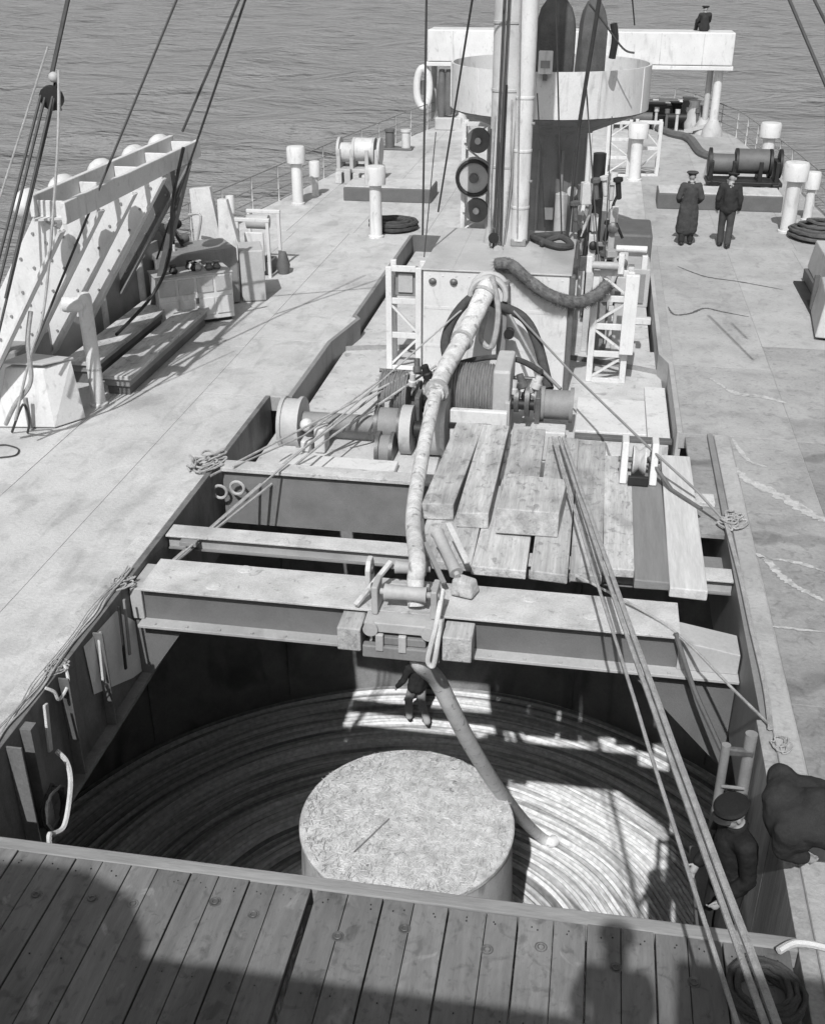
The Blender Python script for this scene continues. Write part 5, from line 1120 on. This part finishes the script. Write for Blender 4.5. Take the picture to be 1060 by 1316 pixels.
# ================================================================== PEOPLE
FOLD = bpy.data.textures.new('cloth_folds', 'CLOUDS'); FOLD.noise_scale = .16; FOLD.noise_depth = 2
def person(label, loc, heading, J=None, drape=None, soft=4, jacket=M_WOOL, trousers=M_WOOL, cap='flat', coat=False, vox=.011, scale=1.0, boots=M_BLACK, hood=False, bulk=1.0):
    D = dict(pel=(0, 0, .95), che=(0, .01, 1.28), nek=(0, .0, 1.47), hed=(0, .03, 1.62),
             shL=(-.18, 0, 1.41), shR=(.18, 0, 1.41), elL=(-.25, -.03, 1.13), elR=(.25, -.03, 1.13), wrL=(-.25, .07, .89), wrR=(.25, .07, .89),
             hiL=(-.09, 0, .92), hiR=(.09, 0, .92), knL=(-.10, .03, .50), knR=(.10, .03, .50), anL=(-.11, 0, .09), anR=(.11, 0, .09), face=(0, 1, 0), up=(0, 0, 1))
    if J: D.update(J)
    q = Matrix.Rotation(heading, 3, 'Z'); loc = Vector(loc)
    W = lambda v_: loc + (q @ Vector(v_)) * scale
    P_ = {k_: W(v_) for k_, v_ in D.items() if k_ not in ('face', 'up')}
    fc = (q @ Vector(D['face'])).normalized(); upv = (q @ Vector(D['up'])).normalized(); rt = fc.cross(upv).normalized(); upv = rt.cross(fc)
    HM = Matrix((rt, fc, upv)).transposed(); S = scale
    e = thing('person', label, 'person', loc)
    b_ = MB(); hd = P_['hed']; hp_ = lambda x, y, z: hd + HM @ Vector((x * S, y * S, z * S))
    b_.ball(hp_(0, -.012, .025), (.076 * S, .094 * S, .105 * S), 16, 12, rot=HM)         # skull
    b_.ball(hp_(0, .025, -.045), (.058 * S, .068 * S, .075 * S), 14, 10, rot=HM)         # jaw
    b_.cap(hp_(0, .088, .01), hp_(0, .108, -.03), .010 * S, .016 * S)                     # nose
    for s_ in (-1, 1): b_.ball(hp_(s_ * .08, -.012, -.01), (.012 * S, .022 * S, .034 * S), 8, 6, rot=HM)
    b_.cap(hp_(-.04, .078, .032), hp_(.04, .078, .032), .013 * S, .013 * S)               # brow
    b_.cap(hp_(-.02, .086, -.062), hp_(.02, .086, -.062), .010 * S, .010 * S)             # mouth
    b_.cap(P_['nek'], hp_(0, -.01, -.06), .058 * S, .055 * S)
    b_.cap(P_['nek'], P_['che'], .08 * S, .13 * S); b_.cap(P_['che'], P_['pel'], .13 * S, .13 * S)
    for s_ in 'LR':
        b_.cap(P_['che'], P_['sh' + s_], .10 * S, .07 * S); b_.cap(P_['sh' + s_], P_['el' + s_], .055 * S, .042 * S); b_.cap(P_['el' + s_], P_['wr' + s_], .042 * S, .030 * S)
        b_.cap(P_['pel'], P_['hi' + s_], .11 * S, .09 * S); b_.cap(P_['hi' + s_], P_['kn' + s_], .085 * S, .055 * S); b_.cap(P_['kn' + s_], P_['an' + s_], .055 * S, .038 * S)
        dh = (P_['wr' + s_] - P_['el' + s_]).normalized(); sg = -1 if s_ == 'L' else 1
        sd = fc - dh * fc.dot(dh); sd = sd.normalized() if sd.length > .2 else dh.orthogonal().normalized(); nm = dh.cross(sd)
        wv_ = P_['wr' + s_]; b_.cap(wv_, wv_ + dh * .075 * S, .028 * S, .034 * S)
        for j, ln_ in enumerate((.062, .072, .066, .05)):
            r0_ = wv_ + dh * .085 * S + sd * (.027 - j * .018) * S; k1 = r0_ + (dh * .8 + nm * -sg * .35) * ln_ * .55 * S; k2 = k1 + (dh * .45 - nm * sg * .75) * ln_ * .5 * S
            b_.cap(r0_, k1, .0095 * S, .009 * S, 6); b_.cap(k1, k2, .009 * S, .008 * S, 6)
        th = wv_ + dh * .03 * S + sd * .03 * S; b_.cap(th, th + (dh * .5 + sd * .6) * .045 * S, .012 * S, .010 * S, 6); b_.cap(th + (dh * .5 + sd * .6) * .045 * S, th + (dh * .9 + sd * .5) * .07 * S, .010 * S, .009 * S, 6)
    b_.build('body', M_SKIN, e, smooth=True, remesh=vox * .75)
    ey = MB()
    for s_ in (-1, 1): ey.ball(hp_(s_ * .032, .082, .012), .010 * S, 8, 6)
    ey.build('eyes', M_BLACK, e, smooth=True)
    j = MB()
    j.cap(P_['nek'].lerp(P_['che'], .25), P_['che'], .10 * S * bulk, .165 * S * bulk, 14); j.cap(P_['che'], P_['pel'].lerp(P_['che'], -.1), .165 * S * bulk, .165 * S * bulk, 14)
    for s_ in 'LR':
        j.cap(P_['che'].lerp(P_['nek'], .4), P_['sh' + s_], .12 * S * bulk, .092 * S * bulk, 12); j.cap(P_['che'], P_['hi' + s_], .13 * S * bulk, .125 * S * bulk, 12)
        j.cap(P_['sh' + s_], P_['el' + s_], .088 * S * bulk, .068 * S * bulk, 12); j.cap(P_['el' + s_], P_['wr' + s_].lerp(P_['el' + s_], .06), .068 * S * bulk, .054 * S * bulk, 12)
        if coat: j.cap(P_['hi' + s_], P_['hi' + s_].lerp(P_['kn' + s_], 1.25), .14 * S * bulk, .165 * S * bulk, 12); 
    if coat: j.cap(P_['pel'], (P_['knL'] + P_['knR']) / 2 + Vector((0, 0, -.12)), .16 * S * bulk, .17 * S * bulk, 12)
    if hood: j.cap(P_['nek'], hp_(0, -.02, 0), .16 * S, .11 * S, 12); j.ball(hp_(0, -.01, .02), (.108 * S, .125 * S, .125 * S), 14, 10, rot=HM)
    for (c_, r_) in (drape or []): j.ball(W(c_), tuple(v_ * S for v_ in r_), 16, 10, rot=q)
    jo = j.build('coat' if coat else 'jacket', jacket, e, smooth=True, remesh=vox)
    jo.modifiers['soft'].iterations = soft
    dm = jo.modifiers.new('folds', 'DISPLACE'); dm.texture = FOLD; dm.texture_coords = 'GLOBAL'; dm.strength = .04; dm.mid_level = .5
    MB().tube([hd + HM @ Vector((.066 * S * math.cos(t_), (-.008 + .068 * math.sin(t_)) * S, -.125 * S)) for t_ in [2 * PI * i / 16 for i in range(16)]], .026 * S, 8, closed=True).build('collar', jacket, e, smooth=True)
    tr = MB()
    for s_ in 'LR':
        tr.cap(P_['pel'], P_['hi' + s_], .12 * S, .11 * S, 12); tr.cap(P_['hi' + s_], P_['kn' + s_], .108 * S, .085 * S, 12); tr.cap(P_['kn' + s_], P_['an' + s_] + Vector((0, 0, .03)), .085 * S, .078 * S, 12)
    tr.build('trousers', trousers, e, smooth=True, remesh=vox)
    for s_ in 'LR':
        an_ = P_['an' + s_]; fd = Vector((fc.x, fc.y, 0)); fd = fd.normalized() if fd.length > .1 else Vector((0, 1, 0))
        sh = MB(); sh.cap(an_ + fd * -.05 * S - Vector((0, 0, .035 * S)), an_ + fd * .15 * S - Vector((0, 0, .045 * S)), .048 * S, .042 * S, 10); sh.cap(an_, an_ - Vector((0, 0, .03 * S)), .055 * S, .05 * S)
        sh.build('shoe', boots, e, smooth=True, remesh=vox)
    if cap == 'flat':
        c_ = MB(); c_.lathe([(.090, .035), (.092, .060), (.135, .085), (.143, .105), (.125, .125), (.02, .132)], hd + HM @ Vector((0, -.005 * S, 0)), upv, 28)
        for i, v_ in enumerate(c_.v): c_.v[i] = hd + (v_ - hd) * S
        co_ = c_.build('cap', jacket, e, smooth=True)
        vz = MB(); t0 = [(.095 * math.cos(t_), .01 + .095 * math.sin(t_), .045) for t_ in [PI * (.12 + .76 * i / 10) for i in range(11)]]; t1 = [(.118 * math.cos(t_), .02 + .145 * math.sin(t_), .028) for t_ in [PI * (.12 + .76 * i / 10) for i in range(11)]]
        vv = [hp_(*a_) for a_ in t0 + t1] + [hp_(a_[0], a_[1], a_[2] - .008) for a_ in t0 + t1]
        ff = [(i, i + 1, 12 + i, 11 + i) for i in range(10)] + [(22 + 11 + i, 22 + 12 + i, 22 + i + 1, 22 + i) for i in range(10)] + [(11 + i, 12 + i, 34 + i, 33 + i) for i in range(10)]
        vz.add(vv, ff).build('visor', M_BLACK, co_, smooth=True)
    elif cap == 'hair':
        MB().ball(hp_(0, -.02, .04), (.083 * S, .094 * S, .102 * S), 14, 10, rot=HM).build('hair', M_HAIR, e, smooth=True)
    return e
# the two men on the starboard deck, seen from behind
person('man in a long grey coat and cap, left of the two on deck', (2.30, 28.14, 0), R(6), J=dict(elL=(-.27, -.02, 1.14), wrL=(-.22, .16, 1.02), elR=(.27, -.04, 1.14), wrR=(.22, .14, 1.00), anL=(-.1, -.02, .09), anR=(.12, .06, .09)), jacket=M_COAT, trousers=M_WOOL, coat=True, vox=.014, scale=1.03)
person('man in a short dark jacket, right of the two on deck', (3.24, 28.1, 0), R(-4), J=dict(knL=(-.10, .10, .50), anL=(-.09, .06, .09), knR=(.09, -.02, .5), anR=(.08, -.16, .11), hed=(.02, .05, 1.60), face=(.3, 1, -.2)), jacket=M_WOOL, trousers=M_COAT, cap='flat', vox=.014, scale=1.04)
# figure sitting on the bow gantry
person('small dark figure sitting on top of the bow gantry', (3.62, 46.7, 3.78), R(20), J=dict(pel=(0, 0, .12), che=(0, .06, .45), nek=(0, .08, .62), hed=(0, .1, .76), shL=(-.18, .06, .57), shR=(.18, .06, .57), elL=(-.24, .16, .34), elR=(.24, .16, .34), wrL=(-.12, .36, .30), wrR=(.12, .36, .30), hiL=(-.09, .03, .12), hiR=(.09, .03, .12), knL=(-.13, .42, .36), knR=(.13, .42, .36), anL=(-.12, .5, .07), anR=(.12, .5, .07)), vox=.018)
# man standing in the tank
person('man in a dark jacket and pale trousers standing on the coiled cable in the tank', (-3.02, 18.9, TZ + .05), R(35), J=dict(knL=(-.11, .16, .52), anL=(-.12, .12, .10), knR=(.1, .0, .5), anR=(.12, -.22, .12), elL=(-.30, .02, 1.14), wrL=(-.36, .16, .92)), jacket=M_WOOL, trousers=M_TROUS, cap='flat', vox=.014, scale=1.08)
# man with the flat cap on the ladder inside the coaming
person('man in a flat cap standing on the ladder inside the starboard coaming', (1.58, 7.24, -1.42), R(110), J=dict(elL=(-.26, -.02, 1.12), wrL=(-.22, .16, .90), elR=(.26, .02, 1.12), wrR=(.2, .18, .90), hed=(0, .06, 1.60), face=(0, 1, -.35), up=(0, .35, 1)), jacket=mat('shaded_jacket_black', .016, .7, .2, 5, 60, .3, spec=.2), vox=.010, scale=1.05)  # jacket colour blackened in place of the shade he stands in
# man bending over the coaming
person('man in a thick dark coat leaning over the starboard coaming beside the capped man', (2.62, 6.60, .02), R(88), J=dict(
    pel=(0, .12, .84), che=(.02, .58, .82), nek=(.12, .80, .80), hed=(.31, .80, .80), face=(.85, .4, -.55), up=(.5, .2, .85),
    shL=(-.17, .80, .76), shR=(.20, .78, .80), elL=(-.14, .80, .58), elR=(.10, .76, .58), wrL=(-.04, .62, .44), wrR=(.06, .62, .44),
    hiL=(-.12, .08, .80), hiR=(.12, .08, .80), knL=(-.14, .06, .44), knR=(.14, .06, .44), anL=(-.14, -.08, .09), anR=(.14, -.08, .09)), jacket=M_WOOL, cap='none', hood=True, vox=.011, scale=1.06, bulk=1.12, soft=26, drape=[((.02, .45, .78), (.30, .48, .17)), ((.06, .72, .72), (.30, .22, .20)), ((.2, .62, .78), (.2, .26, .14))])
sp2 = thing('staging_plank', 'staging plank inside the starboard coaming under the capped man', 'plank', (1.62, 7.3, -1.5))
MB().span(1.44, 1.84, 6.5, 8.6, -1.50, -1.445).build('board', M_DGREY, sp2, bevel=.01)
for y in (6.7, 8.4): MB().span(1.46, 1.93, y - .03, y + .03, -1.56, -1.502).build('bearer', M_GREY, sp2)

# ================================================================== BRIDGE FRONT (behind and below the camera)
bf = thing('bridge_front', 'white bridge front with rail the picture is taken from', 'bridge', (-1.6, -.6, 0))
MB().span(-8, 6.5, -.55, -.30, .02, 6.20).build('bulwark', M_WHITE, bf, bevel=.03)
MB().span(-8, 6.5, -4.0, -.56, 4.9, 5.0).build('bridge_deck', M_WOOD2, bf)
MB().span(.60, 2.9, -.9, -.30, 6.205, 6.88).build('unseen_shadow_box', M_WHITE, bf, bevel=.03)  # unseen box, sized to cast the straight shadow edge on the boards
cv = MB(); cv.lathe([(1.2, 5.0), (1.2, 6.5), (1.12, 6.9), (.85, 7.28), (.45, 7.48), (.02, 7.54)], (-4.45, 0, 0), n=32)
for i_, v_ in enumerate(cv.v): cv.v[i_] = Vector((v_.x, v_.y * .16 - .80, v_.z))
cv.build('unseen_shadow_hump', M_CANVAS, bf, smooth=True)  # unseen rounded form, flattened and raised to cast the hump shadow
person('man in a cap behind the bridge rail whose shadow falls on the hatch boards', (.16, -.80, 5.40), 0, J=dict(che=(0, .18, 1.27), nek=(0, .36, 1.42), hed=(0, .44, 1.56), shL=(-.18, .3, 1.37), shR=(.18, .3, 1.37), elL=(-.24, .34, 1.1), elR=(.24, .34, 1.1), wrL=(-.2, .4, .86), wrR=(.2, .4, .86), knL=(-.1, .0, .5), knR=(.1, 0, .5)), vox=.016, scale=1.02)
